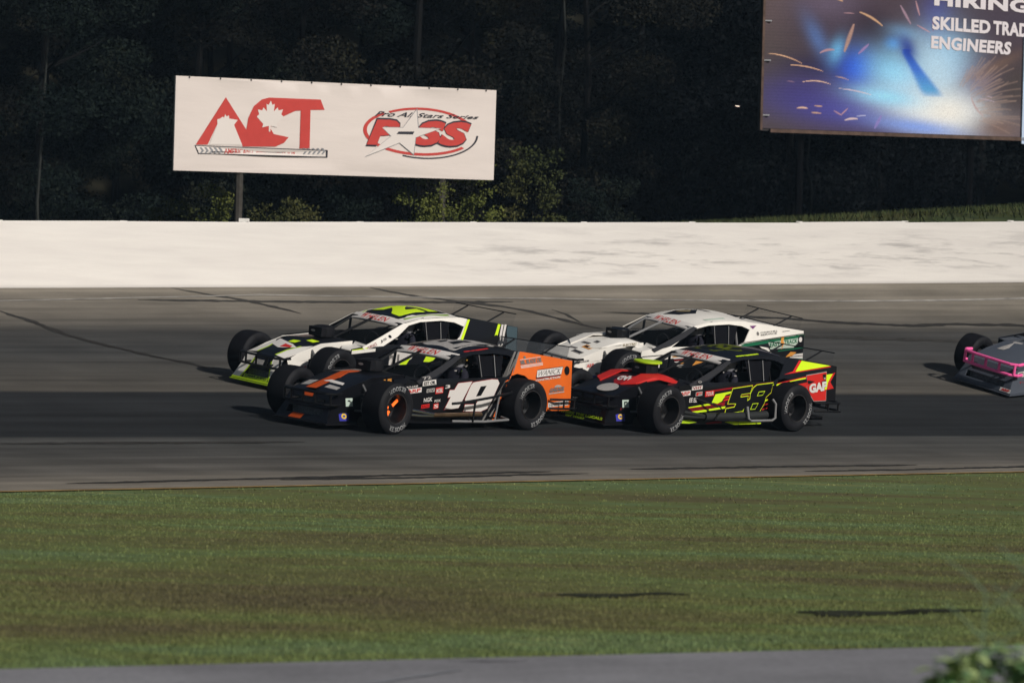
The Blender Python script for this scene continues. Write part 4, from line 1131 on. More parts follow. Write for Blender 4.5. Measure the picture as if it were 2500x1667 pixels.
        mb.build('exhaust_pipe', car)
    # --- side nerf bars
    nb = M[K['nerf']]
    for s in (-1, 1):
        mb = MB()
        if K.get('nerfU'):
            mb.tube([(-.95, s * .90, .46), (-.97, s * .95, .40), (-.965, s * .97, .20), (-.90, s * .97, .165), (-.45, s * .96, .165), (-.41, s * .95, .20), (-.42, s * .90, .36)], .018, nb)
            mb.tube([(.55, s * .77, .47), (.20, s * .93, .37), (.16, s * .93, .33), (.30, s * .93, .18), (-.43, s * .95, .165)], .014, M['bar'])
        else:
            mb.tube([(.12, s * .90, .375), (.0, s * .95, .39), (-.6, s * .965, .455), (-1.06, s * .93, .51), (-1.12, s * .80, .52)], .019, M['bar'])
            mb.tube([(.10, s * .90, .14), (-.5, s * .96, .13), (-.98, s * .96, .145), (-1.02, s * .80, .16)], .017, nb)
            mb.tube([(-.28, s * .957, .42), (-.26, s * .955, .13)], .015, M['bar']); mb.tube([(-.76, s * .96, .475), (-.70, s * .96, .13)], .011, M['gbar'])
        for xx in (-.2, -.8): mb.tube([(xx, s * .95, .165), (xx, s * .64, .15)], .014, M['bar'], 6)
        mb.build('side_nerf_bar', car)
    # --- rear bumper
    mb = MB()
    for z, dx in ((.385, 0), (.26, -.03)):
        mb.tube([(-2.02, .80, z), (-2.15, .86, z), (-2.52 + dx, .84, z - .01), (-2.66 + dx, .66, z - .015), (-2.70 + dx, .2, z - .02), (-2.70 + dx, -.2, z - .02), (-2.66 + dx, -.66, z - .015), (-2.52 + dx, -.84, z - .01), (-2.15, -.86, z), (-2.02, -.80, z)], .017, M['bar'])
    rb = mb.build('rear_bumper', car)
    for x, y in ((-2.25, .86), (-2.5, .84), (-2.70, .45), (-2.71, 0), (-2.70, -.45), (-2.5, -.84)):
        mb = MB(); mb.tube([(x, y, .245), (x, y, .385)], .014, M['bar'], 6); mb.build('bumper_post', rb)
    # --- cage, dash, seat
    cg = []
    for s in (-1, 1):
        cg += [[(.60 if s > 0 else .16, s * .66, .62), (.1 if s > 0 else -.06, s * .60, .79), (-.27, s * .50, .945), (-.7, s * .51, 1.02), (-1.2, s * .50, 1.03)], [(-1.2, s * .50, 1.03), (-1.3, s * .56, .5), (-1.3, s * .6, .15)], [(-1.2, s * .50, 1.03), (-2.1, s * .5, .62)]]
    cg += [[(-.30, -.60, .66), (-.27, -.55, .90)], [(-.27, -.50, .945), (-.27, .50, .945)], [(-1.2, -.50, 1.03), (-1.2, .50, 1.03)], [(.55, -.1, .66), (-.25, -.06, .97)], [(-1.22, -.5, .72), (-1.22, .5, .72)], [(-1.25, .5, .9), (-1.25, -.5, .3)]]
    mb = MB()
    for pth in cg: mb.tube(pth, .02, M[K.get('cage', 'bar')], 7)
    mb.build('roll_cage', car)
    # windshield posts in body colour
    for s, fn in ((1, SIDE), (-1, SIDER)):
        w_ = K['pw']; mb = MB()
        panel(mb, [(.20, .675), (-.30, .972), (-.42, .985 - .3 * w_), (-.12, .80 - .5 * w_), (.03, .66)] if s < 0 else [(.72, .665), (.30, .79), (-.30, .972), (-.36, .972 - .35 * w_), (-.06, .875 - .8 * w_), (.30, .765 - .9 * w_), (.48, .70 - w_ * .3), (.66, .62)], [], (lambda a, b, e: fn(a, b, e + .010)), .010, M[K['pillarL'] if s > 0 else K['pillarR']], grid=.2)
        mb.build('windshield_post', car)
    # half windshield of clear plastic
    mb = MB(); panel(mb, [(-.60, 0), (.60, 0), (.50, 1), (-.50, 1)], [], lambda y, t, e: ((.40 + .30 * y) * (1 - t) - .28 * t, y, .675 + .295 * t + e), .004, mat('windshield_plastic', (.05, .055, .06), .08, alpha=.06), grid=None); mb.build('windshield', car, smooth=False)
    mb = MB(); mb.box((.32, 0, .60), (.10, 1.2, .12), M['tub']); mb.tube([(.18, .25, .60), (.04, .25, .64)], .015, M['matte']); 
    ring_ = [(.03 + .05 * sin(a) * 0, .25 + .15 * cos(a), .66 + .15 * sin(a)) for a in [2 * pi * k / 18 for k in range(18)]]
    mb.tube(ring_, .012, M['matte'], 6, closed=True); mb.build('steering_wheel', car)
    mb = MB(); mb.box((-.86, .22, .50), (.12, .46, .62), M['matte'], rot=Matrix.Rotation(-.2, 3, 'Y')); mb.box((-.60, .22, .24), (.46, .46, .10), M['matte']); mb.box((-.80, .02, .62), (.26, .05, .34), M['matte']); mb.box((-.80, .43, .62), (.26, .05, .34), M['matte']); mb.box((-.86, .22, .86), (.12, .34, .2), M['matte']); mb.build('seat', car, smooth=False)
    # belts, plus scattered chrome bits added as cockpit glints
    mb = MB(); rb_ = random.Random(int(c[0] * 10))
    for k in range(9): mb.box((rb_.uniform(-1.15, -.35), rb_.uniform(.30, .50), rb_.uniform(.70, .93)), (rb_.uniform(.015, .05), .01, .014), M['chrome' if k % 3 else 'lgrey'])
    mb.tube([(-.80, .14, .82), (-.62, .17, .62)], .018, M['lgrey'], 6); mb.tube([(-.80, .30, .82), (-.62, .27, .62)], .018, M['lgrey'], 6)
    mb.build('harness_and_glints', car, smooth=False)
    # window net
    mb = MB(); panel(mb, [(-.62, .70), (-.66, .97), (-1.18, .97), (-1.02, .71)], [], lambda a, b, e: SIDE(a, b, e - .02), .005, M['net'], grid=None)
    for xx in (-.62, -.9): mb.tube([SIDE(xx, .70, -.005), SIDE(xx - .09, .98, -.005)], .008, M['steel'], 6)
    mb.build('window_net', car, smooth=False)
    # --- air cleaner
    mb = MB(); ax = K.get('airx', .78); az = .715
    mb.lathe([(.0005, az), (.13, az), (.15, az + .01), (.155, az + .03), (.155, az + .135), (.15, az + .15), (.10, az + .165), (.0005, az + .17)], M['matte'] if not K.get('shiny') else M['black'], axis='z', c=(ax, 0, 0), n=26)
    mb.box((ax + .10, 0, az + .08), (.14, .27, .13), M['matte']); ac = mb.build('air_cleaner', car)
    mb = MB(); dpoly(mb, ell(0, az + .09, .045, .016), lambda y, z, e: (ax + .171 + e, y - .04, z), M['lgrey'], .002, grid=None)
    if K.get('ring'):
        mb.lathe([(.16, az + .155), (.20, az + .16), (.205, az + .175), (.20, az + .19), (.0005, az + .195)], M['neong'], axis='z', c=(ax, 0, 0), n=30)
    mb.build('air_cleaner_badge', ac, smooth=False)
    # --- wheels
    add_wheel(car, 1.36, .87, glow=K.get('glow', False), steer=.03, spin=K['spin']); add_wheel(car, 1.36, -.87, steer=.03, spin=.4)
    add_wheel(car, -1.36, .87, spin=K['spin'] + .5); add_wheel(car, -1.36, -.87, spin=1.0)
    # --- driver
    me, he = HUM
    dr = bpy.data.objects.new('person', me); link(dr)
    dr.matrix_world = car.matrix_world @ Matrix.Translation((-.66, .22, .16))
    tag(dr, K['driver'], 'person', 'drivers seated inside the race cars')
    ho = bpy.data.objects.new('helmet', he); link(ho, dr); ho.location = (0, 0, .73)
    return dict(car=car, door=DP, quarter=QP, roof=RP, hood=HP, nose=NP, noseside=NSP, tail=tp, NSF=NSF)

def pose(x, y, tdeg):
    t = radians(tdeg); f = Vector((-cos(t), -sin(t))); l = Vector((-f.y, f.x)); P_ = []
    for a, b in ((1.36, .87), (1.36, -.87), (-1.36, .87), (-1.36, -.87)):
        q = Vector((x, y)) + f * a + l * b; P_.append(Vector((q.x, q.y, ground_z(q.x, q.y) + .004)))
    c = sum(P_, Vector()) / 4; fx = (P_[0] + P_[1] - P_[2] - P_[3]).normalized(); ly = P_[0] + P_[2] - P_[1] - P_[3]; ly = (ly - fx * ly.dot(fx)).normalized()
    return c - fx.cross(ly) * .002, fx, ly, fx.cross(ly), 0

base = dict(door='black', quarter='black', roof='black', deck='black', tail='black', hood='black', hoodside='black', cowl='black', nose='black', noseside='black', lip='matte', bumper='bar', pipe='darkpipe', pipe2='darkpipe', muf=.035, nerf='bar', pillarL='pillarg', pillarR='black', pw=.05, spin=0)
D = dict(base)

# ---- car 19, black and orange
cB = dict(D); cB.update(quarter='orange', tail='orange', tailz=.22, pipe='chrome', pipe2='bronze', muf=.03, glow=True, pillarL='pillarg', foot=True, driver='driver in dark suit and grey helmet inside the black and orange car', nerf='gbar', cage='bar', spin=.1, blade='lexan')
B = make_car('black race car numbered 19 with a bright orange tail, nearest in front', cB, pose(-1.393108, 49.792444, 49.29))
mb = MB()
one = [(-.12, .63), (-.4, .65), (-.16, .29), (.12, .28), (.01, .45), (.07, .44), (.04, .54), (-.05, .54)]
nine = [(-.49, .645), (-.80, .675), (-.92, .67), (-.96, .62), (-.80, .33), (-.75, .28), (-.62, .24), (-.27, .25), (-.29, .34), (-.51, .34), (-.54, .38), (-.3, .37), (-.28, .41), (-.38, .60), (-.42, .635)]
nh = [(-.58, .58), (-.70, .59), (-.60, .455), (-.50, .445)]
for pg in (one, nine): dpoly(mb, grow(pg, .007), SIDE, M['dred'], .004, grid=None)
dpoly(mb, one, SIDE, M['dwhite'], .008, grid=None); dpoly(mb, nine, SIDE, M['dwhite'], .008, holes=[nh], grid=None); dpoly(mb, nh, SIDE, M['black'], .009, grid=None)
mb.build('door_number', B['door'], smooth=False)
mb = MB()
dpoly(mb, [(-.92, .10), (-.86, .10), (-1.10, .57), (-1.125, .60), (-1.10, .56), (-1.0, .42), (-.955, .25), (-.95, .12)], SIDE, M['orange'], .006, grid=None)
for a, b in ((-1.38, -.65), (-1.45, -.76)):
    dpoly(mb, [(a, 1.03), (a - .036, 1.03), (b - .036 - .37 * .0, .10), (b, .10)], SIDE, M['grey'], .008, grid=.15)
mb.build('door_stripe', B['door'], smooth=False)
mb = MB()
for (x0, z0, x1, z1, bs, ik, s) in ((.60, .665, .33, .60, 'dwhite', 'black', 'EST OIL'), (.60, .725, .40, .675, 'pillarg', 'lgrey', '72'), (.95, .60, .66, .565, 'black', 'dwhite', 'PRO-LINE'), (.92, .56, .60, .495, 'dwhite', 'red', 'ARP'), (.50, .56, .34, .51, 'lgrey', 'black', 'CV'),
                               (.15, .615, .03, .55, 'black', 'dwhite', '3'), (.32, .575, .17, .49, 'red', 'dwhite', 'MOBIL'), (.56, .45, .36, .37, 'black', 'dwhite', 'NGK'), (.58, .35, .42, .30, 'red', 'dred', 'RACE'), (.34, .42, .20, .37, 'black', 'dwhite', 'FOX'), (.34, .36, .24, .29, 'red', 'dwhite', 'S')):
    star_sticker(mb, x0, z0, x1, z1, (lambda a, b, e: SIDE(a, b, e + .012)) if z0 > .66 else SIDE, M[bs], M[ik], s)
mb.build('sponsor_stickers', B['door'], smooth=False)
mb = MB()
oil = [(-1.47, .925), (-1.90, .965), (-1.88, .87), (-1.44, .83)]
dtext(mb, 'MR. BLADE OIL', [(-1.46, .915), (-1.90, .957), (-1.88, .895), (-1.46, .855)], SIDE, M['grey'], .007, bold=.05)
dpoly(mb, [(-1.455, .925), (-1.87, .967), (-1.87, .961), (-1.455, .919)], SIDE, M['dwhite'], .006, grid=None)
for z in (.846, .832, .818): dpoly(mb, [(-1.45, z), (-1.90, z + .042), (-1.90, z + .035), (-1.45, z - .007)], SIDE, M['dwhite'], .006, grid=None)
dpoly(mb, [(-1.78, .79), (-2.31, .835), (-2.26, .72), (-1.73, .68)], SIDE, M['black'], .005, grid=None)
dpoly(mb, [(-1.775, .782), (-2.30, .826), (-2.26, .728), (-1.74, .688)], SIDE, M['dwhite'], .0065, grid=None)
dtext(mb, 'WANICK', [(-1.80, .772), (-2.27, .814), (-2.24, .738), (-1.76, .700)], SIDE, M['grey'], .009, bold=.0, shear=.2)
dpoly(mb, [(-1.73, .675), (-2.25, .718), (-2.25, .71), (-1.73, .667)], SIDE, M['dred'], .0065, grid=None)
dtext(mb, 'CONSTRUCTION', [(-1.72, .662), (-2.24, .705), (-2.23, .675), (-1.71, .632)], SIDE, M['dwhite'], .007, bold=.03)
dpoly(mb, ell(-2.21, .545, .08, .035, a0=0, a1=pi), SIDE, M['lgrey'], .006, grid=None); dtext(mb, 'GARAGE', [(-2.04, .535), (-2.34, .56), (-2.34, .50), (-2.03, .475)], SIDE, M['grey'], .009, bold=.05)
dpoly(mb, [(-2.02, .465), (-2.35, .49), (-2.35, .475), (-2.02, .45)], SIDE, M['lgrey'], .006, grid=None)
dpoly(mb, ell(-2.385, .775, .052, .062), SIDE, M['tub'], .007, grid=None)
dpoly(mb, ell(-1.56, .955, .022, .02), SIDE, M['grey'], .007, grid=None)
dpoly(mb, [(-2.03, .335), (-2.46, .36), (-2.46, .295), (-2.03, .27)], SIDE, M['dwhite'], .006, grid=None)
dtext(mb, 'HINES  PRO', [(-2.05, .325), (-2.44, .35), (-2.44, .305), (-2.05, .28)], SIDE, M['grey'], .009, bold=.02)
mb.build('quarter_lettering', B['quarter'], smooth=False)
mb = MB()
def outline_text(s, q, fn, m1, m2, e, b1, b2): dtext(mb, s, q, fn, m1, e, bold=b1); 
dpoly(mb, [(-.42, .36), (-1.20, .42), (-1.24, -.02), (-.52, -.30), (-.46, -.20)], ROOF, M['lgrey'], .004, grid=.1)
dpoly(mb, [(-.62, .18), (-.95, .22), (-.96, .10), (-.66, .04)], ROOF, M['black'], .007, grid=.1)
dpoly(mb, [(-.60, -.04), (-.86, .00), (-.88, -.09), (-.64, -.14)], ROOF, M['black'], .007, grid=.1)
dpoly(mb, [(-.50, .34), (-1.12, .40), (-1.12, .33), (-.5, .28)], ROOF, M['black'], .007, grid=.1)
mb.build('roof_number', B['roof'], smooth=False)
mb = MB(); dpoly(mb, [(-.50, .50), (-.95, .532), (-.95, .50), (-.50, .468)], ROOF, M['red'], .005, grid=.12); mb.build('roof_stripe', B['roof'], smooth=False)
mb = MB()
dpoly(mb, [(.98, -.02), (1.0, -.23), (2.0, -.18), (2.0, .05), (1.5, .04)], HOOD, M['dorange'], .005)
dpoly(mb, [(1.66, -.42), (1.66, -.22), (1.88, -.22), (1.88, -.42)], HOOD, M['lgrey'], .005); dpoly(mb, [(1.68, -.10), (1.60, .0), (1.62, .30), (1.70, .34)], HOOD, M['dwhite'], .008)
dpoly(mb, [(1.78, .14), (1.78, .38), (1.88, .40), (1.90, .14)], HOOD, M['lgrey'], .005)
mb.build('hood_stripe', B['hood'], smooth=False)
mb = MB(); dpoly(mb, [(-.18, .465), (.05, .465), (.05, .395), (-.18, .395)], FRONT, M['dorange'], .005); dpoly(mb, [(-.22, .165), (.04, .165), (-.02, .10), (-.30, .10)], FRONT, M['dorange'], .005); mb.build('nose_stripe', B['nose'], smooth=False)
def nose_stickers(C_, num, pl):
    mb = MB(); f_ = C_['NSF']
    dpoly(mb, [(1.76, .41), (1.60, .41), (1.59, .26), (1.75, .26)], f_, M[pl], .004, grid=None); dtext(mb, num, [(1.715, .385), (1.64, .385), (1.63, .28), (1.705, .28)], f_, M['black'], .008, bold=.02)
    dpoly(mb, [(1.93, .24), (1.70, .24), (1.72, .12), (1.93, .12)], f_, M['blue'], .004, grid=None); dpoly(mb, ell(1.82, .18, .06, .035), f_, M['yellow'], .007, grid=None); dpoly(mb, ell(1.82, .18, .03, .014), f_, M['blue'], .009, grid=None)
    dpoly(mb, [(1.93, .255), (1.70, .255), (1.70, .243), (1.93, .243)], f_, M['lgrey'], .004, grid=None)
    mb.build('number_plate', C_['noseside'], smooth=False)
nose_stickers(B, '3', 'mint')
mb = MB(); dpoly(mb, [(1.06, .66), (.84, .68), (.84, .62), (1.06, .60)], lambda x, z, e: (x, .455 + e, z), M['black'], .005, grid=None); dtext(mb, '15', [(1.03, .655), (.87, .67), (.87, .625), (1.03, .61)], lambda x, z, e: (x, .455 + e, z), M['tan'], .010, bold=.05); mb.build('hood_side_number', B['hood'], smooth=False)
mb = MB()
rr = random.Random(2)
for k in range(9): mb.box((-.70 - .045 * k, .30, .885 + rr.uniform(-.006, .006)), (.02, .008, .016), M[('lampy', 'lampy', 'lampo')[min(2, k // 3)]])
for k in range(4): mb.box((-.70 - .055 * k, .30, .735), (.016, .008, .02), M['lampg'])
mb.box((-.83, .3, .80), (.03, .008, .03), M['lamp']); mb.build('dash_lights', B['car'], smooth=False)

# ---- car 58, black, red and neon
cD = dict(D); cD.update(tailz=.40, scoop='red', cowl='black', pipe='darkpipe', pipe2='darkpipe', muf=.058, nerf='gbar', nerfU=True, ring=True, pillarL='pillarg', pillarR='grey', driver='driver in dark suit and grey helmet inside the black, red and neon car', spin=.7, roof='black')
Dc = make_car('black race car numbered 58 with neon yellow stripes, red GAF panel and red hood fairing', cD, pose(2.431746, 52.933054, 45.027))
mb = MB()
five = [(-.22, .60), (-.63, .64), (-.60, .54), (-.41, .52), (-.395, .475), (-.56, .49), (-.54, .37), (-.47, .28), (-.10, .245), (-.115, .315), (-.29, .335), (-.32, .39), (-.145, .39)]
eight = [(-.73, .65), (-1.08, .675), (-1.05, .54), (-.95, .475), (-.93, .39), (-.83, .25), (-.48, .235), (-.53, .41), (-.61, .45), (-.61, .52), (-.66, .61)]
h1 = [(-.78, .555), (-.92, .565), (-.87, .50), (-.75, .49)]; h2 = [(-.67, .385), (-.80, .39), (-.74, .30), (-.63, .295)]
for pg, hs in ((five, []), (eight, [h1, h2])):
    dpoly(mb, grow(pg, .016), SIDE, M['dred'], .005, grid=None)
    dpoly(mb, grow(pg, .009), SIDE, M['neon'], .007, grid=None); dpoly(mb, pg, SIDE, M['black'], .010, grid=None)
    for h in hs: dpoly(mb, grow(h, .0), SIDE, M['neon'], .012, grid=None); dpoly(mb, grow(h, -.008), SIDE, M['black'], .014, grid=None)
mb.build('door_number', Dc['door'], smooth=False)
mb = MB()
dpoly(mb, [(.68, .335), (-.09, .415), (-.08, .36), (.60, .285)], SIDE, M['dred'], .003)
dpoly(mb, [(.66, .312), (-.02, .375), (-.02, .36), (.66, .302)], SIDE, M['black'], .0035)
dpoly(mb, [(.16, .59), (-.22, .625), (-.22, .60), (.16, .563)], SIDE, M['dred'], .003)
dpoly(mb, [(.14, .525), (-.19, .565), (-.18, .535), (-.08, .515), (-.01, .425), (.08, .39), (.20, .41)], SIDE, M['neon'], .006)
dpoly(mb, [(.69, .345), (.18, .405), (.23, .37), (.68, .335)], SIDE, M['neon'], .006); dpoly(mb, [(.60, .285), (.27, .312), (.29, .28), (.55, .262)], SIDE, M['neon'], .006); dpoly(mb, [(.25, .315), (-.10, .352), (-.09, .32), (.26, .288)], SIDE, M['neon'], .006)
for z in (.48, .44): dpoly(mb, [(-.06, z + .012), (-.19, z + .027), (-.18, z), (-.03, z - .015)], SIDE, M['red'], .0055)
dpoly(mb, [(-.11, .125), (-.64, .155), (-.90, .15), (-.90, .085), (-.31, .085)], SIDE, M['neon'], .006); dpoly(mb, [(.80, .165), (.63, .165), (.48, .13), (.64, .115), (.80, .12)], SIDE, M['neong'], .006)
dpoly(mb, [(.30, .115), (.05, .145), (-.05, .14), (-.05, .115), (.25, .10)], SIDE, M['dred'], .006)
for z in (.50, .42, .36, .30, .24, .19): dpoly(mb, [(-.90, z), (-1.02, z + .02), (-1.0, z + .005), (-.90, z - .016)], SIDE, M['red'], .004)
dpoly(mb, [(-.92, .43), (-1.0, .445), (-.99, .42), (-.91, .405)], SIDE, M['neon'], .006)
dpoly(mb, [(-1.08, .655), (-1.10, .66), (-1.10, .645), (-1.08, .64)], SIDE, M['neon'], .006)
mb.build('door_stripe', Dc['door'], smooth=False)
mb = MB()
dpoly(mb, [(-1.77, .985), (-2.36, .915), (-1.61, .83)], SIDE, M['neon'], .007); dpoly(mb, [(-1.72, .99), (-1.77, .985), (-1.61, .83), (-2.38, .912), (-2.36, .895), (-1.36, .79), (-1.56, .835)], SIDE, M['red'], .005)
dpoly(mb, [(-1.18, .672), (-1.83, .765), (-1.83, .75), (-1.18, .657)], SIDE, M['red'], .004); dpoly(mb, [(-1.45, .705), (-1.82, .745), (-1.82, .73), (-1.46, .69)], SIDE, M['neon'], .005)
dpoly(mb, [(-1.16, .655), (-1.30, .68), (-1.29, .655), (-1.16, .635)], SIDE, M['neon'], .005)
dpoly(mb, [(-1.60, .65), (-1.84, .68), (-1.84, .59), (-1.80, .585)], SIDE, M['red'], .004)
dpoly(mb, [(-2.25, .785), (-2.41, .80), (-2.31, .68), (-2.29, .57), (-2.25, .57)], SIDE, M['neon'], .004); dpoly(mb, [(-2.41, .80), (-2.47, .82), (-2.36, .68), (-2.45, .585), (-2.29, .565), (-2.31, .68)], SIDE, M['red'], .004)
mb.build('quarter_stripe', Dc['quarter'], smooth=False)
mb = MB()
gq = [(-1.84, .775), (-2.27, .825), (-2.29, .41), (-2.02, .405), (-1.93, .50), (-1.85, .57)]
dpoly(mb, grow(gq, .008), SIDE, M['lgrey'], .009, grid=None); dpoly(mb, gq, SIDE, M['red'], .012, grid=None)
dtext(mb, 'GAF', [(-1.87, .655), (-2.26, .695), (-2.28, .56), (-1.90, .515)], SIDE, M['dwhite'], .016, bold=.06)
dpoly(mb, [(-2.18, .79), (-2.25, .798), (-2.25, .72), (-2.20, .73)], SIDE, M['black'], .015, grid=None); dpoly(mb, [(-2.20, .745), (-2.24, .75), (-2.24, .72), (-2.21, .725)], SIDE, M['lgrey'], .017, grid=None)
mb.build('sponsor_panel', Dc['quarter'], smooth=False)
mb = MB()
for (x0, z0, x1, z1, bs, ik, s) in ((.65, .64, .43, .585, 'dwhite', 'dred', 'VHT'), (.53, .72, .44, .68, 'pillarg', 'lgrey', 'O'), (.90, .57, .67, .50, 'dwhite', 'red', 'ARP'), (.56, .56, .42, .50, 'lgrey', 'red', 'F'), (.36, .57, .17, .49, 'red', 'dwhite', 'TOUR'), (.69, .49, .61, .40, 'black', 'dwhite', 'EE'), (.60, .49, .52, .40, 'black', 'dwhite', 'EE')):
    star_sticker(mb, x0, z0, x1, z1, (lambda a, b, e: SIDE(a, b, e + .012)) if z0 > .66 else SIDE, M[bs], M[ik], s, e=.007)
mb.build('sponsor_stickers', Dc['door'], smooth=False)
mb = MB()
dia = [(-.48, .10), (-.80, .36), (-1.12, .08), (-.82, -.34), (-.5, -.30)]
dpoly(mb, dia, ROOF, mat('dark_olive', (.10, .12, .01), .5), .004, grid=.1); dpoly(mb, grow(dia, -.03), ROOF, M['black'], .007, grid=.1)
dtext(mb, '58', [(-.60, .20), (-1.02, .20), (-1.02, -.18), (-.60, -.18)][::1], lambda x, y, e: ROOF(x, -y if False else y, e), MATS['dark_olive'], .010, bold=.04)
mb.build('roof_number', Dc['roof'], smooth=False)
mb = MB(); dpoly(mb, [(-.54, .50), (-.98, .53), (-.98, .495), (-.54, .465)], ROOF, M['neon'], .005, grid=.12); mb.build('roof_stripe', Dc['roof'], smooth=False)
mb = MB()
dpoly(mb, [(1.48, -.02), (1.25, -.05), (1.14, .17), (1.46, .34), (1.66, .16)], HOOD, M['dred'], .006); dtext(mb, 'GAF', [(1.48, .02), (1.40, .28), (1.20, .16), (1.30, -.04)][::1], HOOD, M['dwhite'], .012, bold=.05)
dpoly(mb, ell(1.80, .16, .18, .19), lambda x, y, e: HOOD(min(x, 1.99), y, e), M['lgrey'], .012)
mb.build('hood_sticker', Dc['hood'], smooth=False)
nose_stickers(Dc, 'E', 'mint')
mb = MB(); dtext(mb, 'WHERE THE LOCALS', [(-.56, .165), (.50, .165), (.54, .128), (-.54, .128)], FRONT, M['neong'], .006, bold=.05, shear=.3); dtext(mb, 'GET TOOLS', [(-.36, .118), (.10, .118), (.10, .092), (-.36, .092)], FRONT, M['neong'], .006, bold=.05, shear=.3); mb.build('nose_lettering', Dc['nose'], smooth=False)
mb = MB(); star_sticker(mb, 1.83, .31, 1.57, .265, Dc['NSF'], M['black'], M['red'], 'ARP', .006); mb.build('side_sticker', Dc['noseside'], smooth=False)

# ---- white and green car
cC = dict(D); cC.update(door='white', quarter='white', roof='white', hood='white', hoodside='white', cowl='white', nose='white', noseside='white', tail='black', deck='white', scoop='white', tailz=.45, pillarL='pillarg', pillarR='white', pw=.06, shiny=True, airx=.72, driver='driver in dark suit and grey helmet inside the white and green car', spin=.3, cage='gbar')
C = make_car('white race car with green stripes and FAST TRACK lettering, behind the 58 car', cC, pose(2.148373, 57.213748, 39.998))
mb = MB()
dpoly(mb, [(-1.20, .68), (-1.5, .70), (-1.73, .73), (-2.51, .80), (-2.51, .46), (-1.9, .46), (-1.75, .60), (-1.5, .74), (-1.3, .72)][:5] + [(-1.88, .50), (-1.74, .66), (-1.5, .69)], SIDE, M['black'], .004); dpoly(mb, [(-1.16, .705), (-1.73, .775), (-2.51, .85), (-2.51, .81), (-1.73, .725), (-1.40, .69), (-1.18, .68)], SIDE, M['green'], .0055)
dpoly(mb, [(-1.95, .61), (-2.51, .66), (-2.51, .64), (-1.95, .59)], SIDE, M['green'], .009); dpoly(mb, [(-2.2, .47), (-2.51, .475), (-2.51, .46), (-2.2, .455)], SIDE, M['green'], .0095)
dpoly(mb, [(-2.33, .845), (-2.505, .86), (-2.51, .63), (-2.34, .63), (-2.32, .70)], SIDE, M['black'], .006); dpoly(mb, [(-1.9, .63), (-2.3, .65), (-2.5, .64), (-2.5, .60), (-2.2, .58), (-1.8, .56)], SIDE, M['black'], .007)
for z in (0, -.016): dpoly(mb, [(-1.15, .735 + z), (-2.5, .875 + z), (-2.5, .868 + z), (-1.15, .728 + z)], SIDE, M['black' if z == 0 else 'green'], .007)
dpoly(mb, [(-1.74, .735), (-2.38, .80), (-2.37, .72), (-2.28, .65), (-1.78, .63)], SIDE, mat('pale_green_print', (.45, .52, .44), .5), .008)
dtext(mb, 'FAST', [(-1.77, .73), (-1.99, .752), (-1.985, .685), (-1.77, .665)], SIDE, M['green'], .011, bold=.03); dtext(mb, 'TRACK', [(-2.08, .765), (-2.37, .79), (-2.36, .725), (-2.08, .695)], SIDE, M['green'], .011, bold=.03)
dpoly(mb, [(-2.02, .82), (-2.08, .825), (-2.06, .74), (-2.09, .74), (-2.02, .62), (-2.03, .71), (-2.0, .71)], SIDE, M['tan'], .013)
dpoly(mb, ell(-2.43, .775, .035, .04), SIDE, M['dwhite'], .009, grid=None)
dpoly(mb, [(-2.13, .50), (-2.23, .585), (-2.36, .575), (-2.28, .52)], SIDE, M['tan'], .009); dpoly(mb, [(-2.21, .49), (-2.33, .545), (-2.505, .56), (-2.51, .47)], SIDE, M['dwhite'], .008); dpoly(mb, [(-2.25, .513), (-2.5, .525), (-2.5, .515), (-2.25, .503)], SIDE, M['black'], .010)
dtext(mb, 'CHURCHILL', [(-1.60, .895), (-1.96, .925), (-1.955, .90), (-1.60, .87)], SIDE, M['grey'], .006, bold=.02); dtext(mb, 'SERVICE', [(-1.60, .86), (-1.94, .89), (-1.94, .865), (-1.60, .835)], SIDE, M['grey'], .006, bold=.02)
dpoly(mb, ell(-1.545, .87, .025, .03), SIDE, M['grey'], .006, grid=None); dpoly(mb, [(-1.40, .985), (-1.54, .992), (-1.46, .94)], SIDE, mat('purple_print', (.16, .04, .16), .5), .006, grid=None)
dpoly(mb, [(-2.05, .905), (-2.22, .92), (-2.2, .91), (-2.06, .895)], SIDE, M['grey'], .006, grid=None)
mb.build('quarter_lettering', C['quarter'], smooth=False)
mb = MB(); dpoly(mb, [(.9, .56), (-1.05, .655), (-1.05, .645), (.9, .548)], SIDE, M['black'], .006); dpoly(mb, [(.52, .50), (-1.05, .61), (-1.0, .12), (.52, .12)], SIDE, M['black'], .005); dpoly(mb, [(-.3, .60), (-1.05, .645), (-1.05, .615), (-.3, .57)], SIDE, M['green'], .007)
for q_ in range(7):
    zz = .58 - .028 * q_; dpoly(mb, [(.32 - .02 * q_, zz), (.02, zz + .012), (.06, zz - .006), (.28 - .02 * q_, zz - .014)], SIDE, M[('dwhite', 'tan', 'dwhite', 'dred', 'dwhite', 'tan', 'lgrey')[q_]], .008, grid=None)
dpoly(mb, [(-.15, .40), (-.22, .475), (-.38, .455)], SIDE, M['tan'], .008, grid=None); dtext(mb, '23', [(.30, .37), (.04, .39), (.04, .28), (.30, .26)], SIDE, M['lgrey'], .008, bold=.04); mb.build('door_stripe', C['door'], smooth=False)
mb = MB(); dpoly(mb, [(-.42, -.30), (-.70, -.34), (-.95, -.10), (-.72, .12), (-.50, -.02)], ROOF, M['black'], .005, grid=.1); dpoly(mb, grow([(-.58, -.2), (-.72, -.24), (-.82, -.10), (-.70, .0)], 0), ROOF, mat('gold_print', (.22, .18, .10), .5), .009, grid=.1)
dpoly(mb, [(-.95, -.42), (-1.02, .05), (-1.12, .05), (-1.2, -.42)], ROOF, M['black'], .005, grid=.1); dpoly(mb, [(-.62, .46), (-1.02, .48), (-1.02, .42), (-.62, .40)], ROOF, MATS['pale_green_print'], .005, grid=.1); mb.build('roof_number', C['roof'], smooth=False)
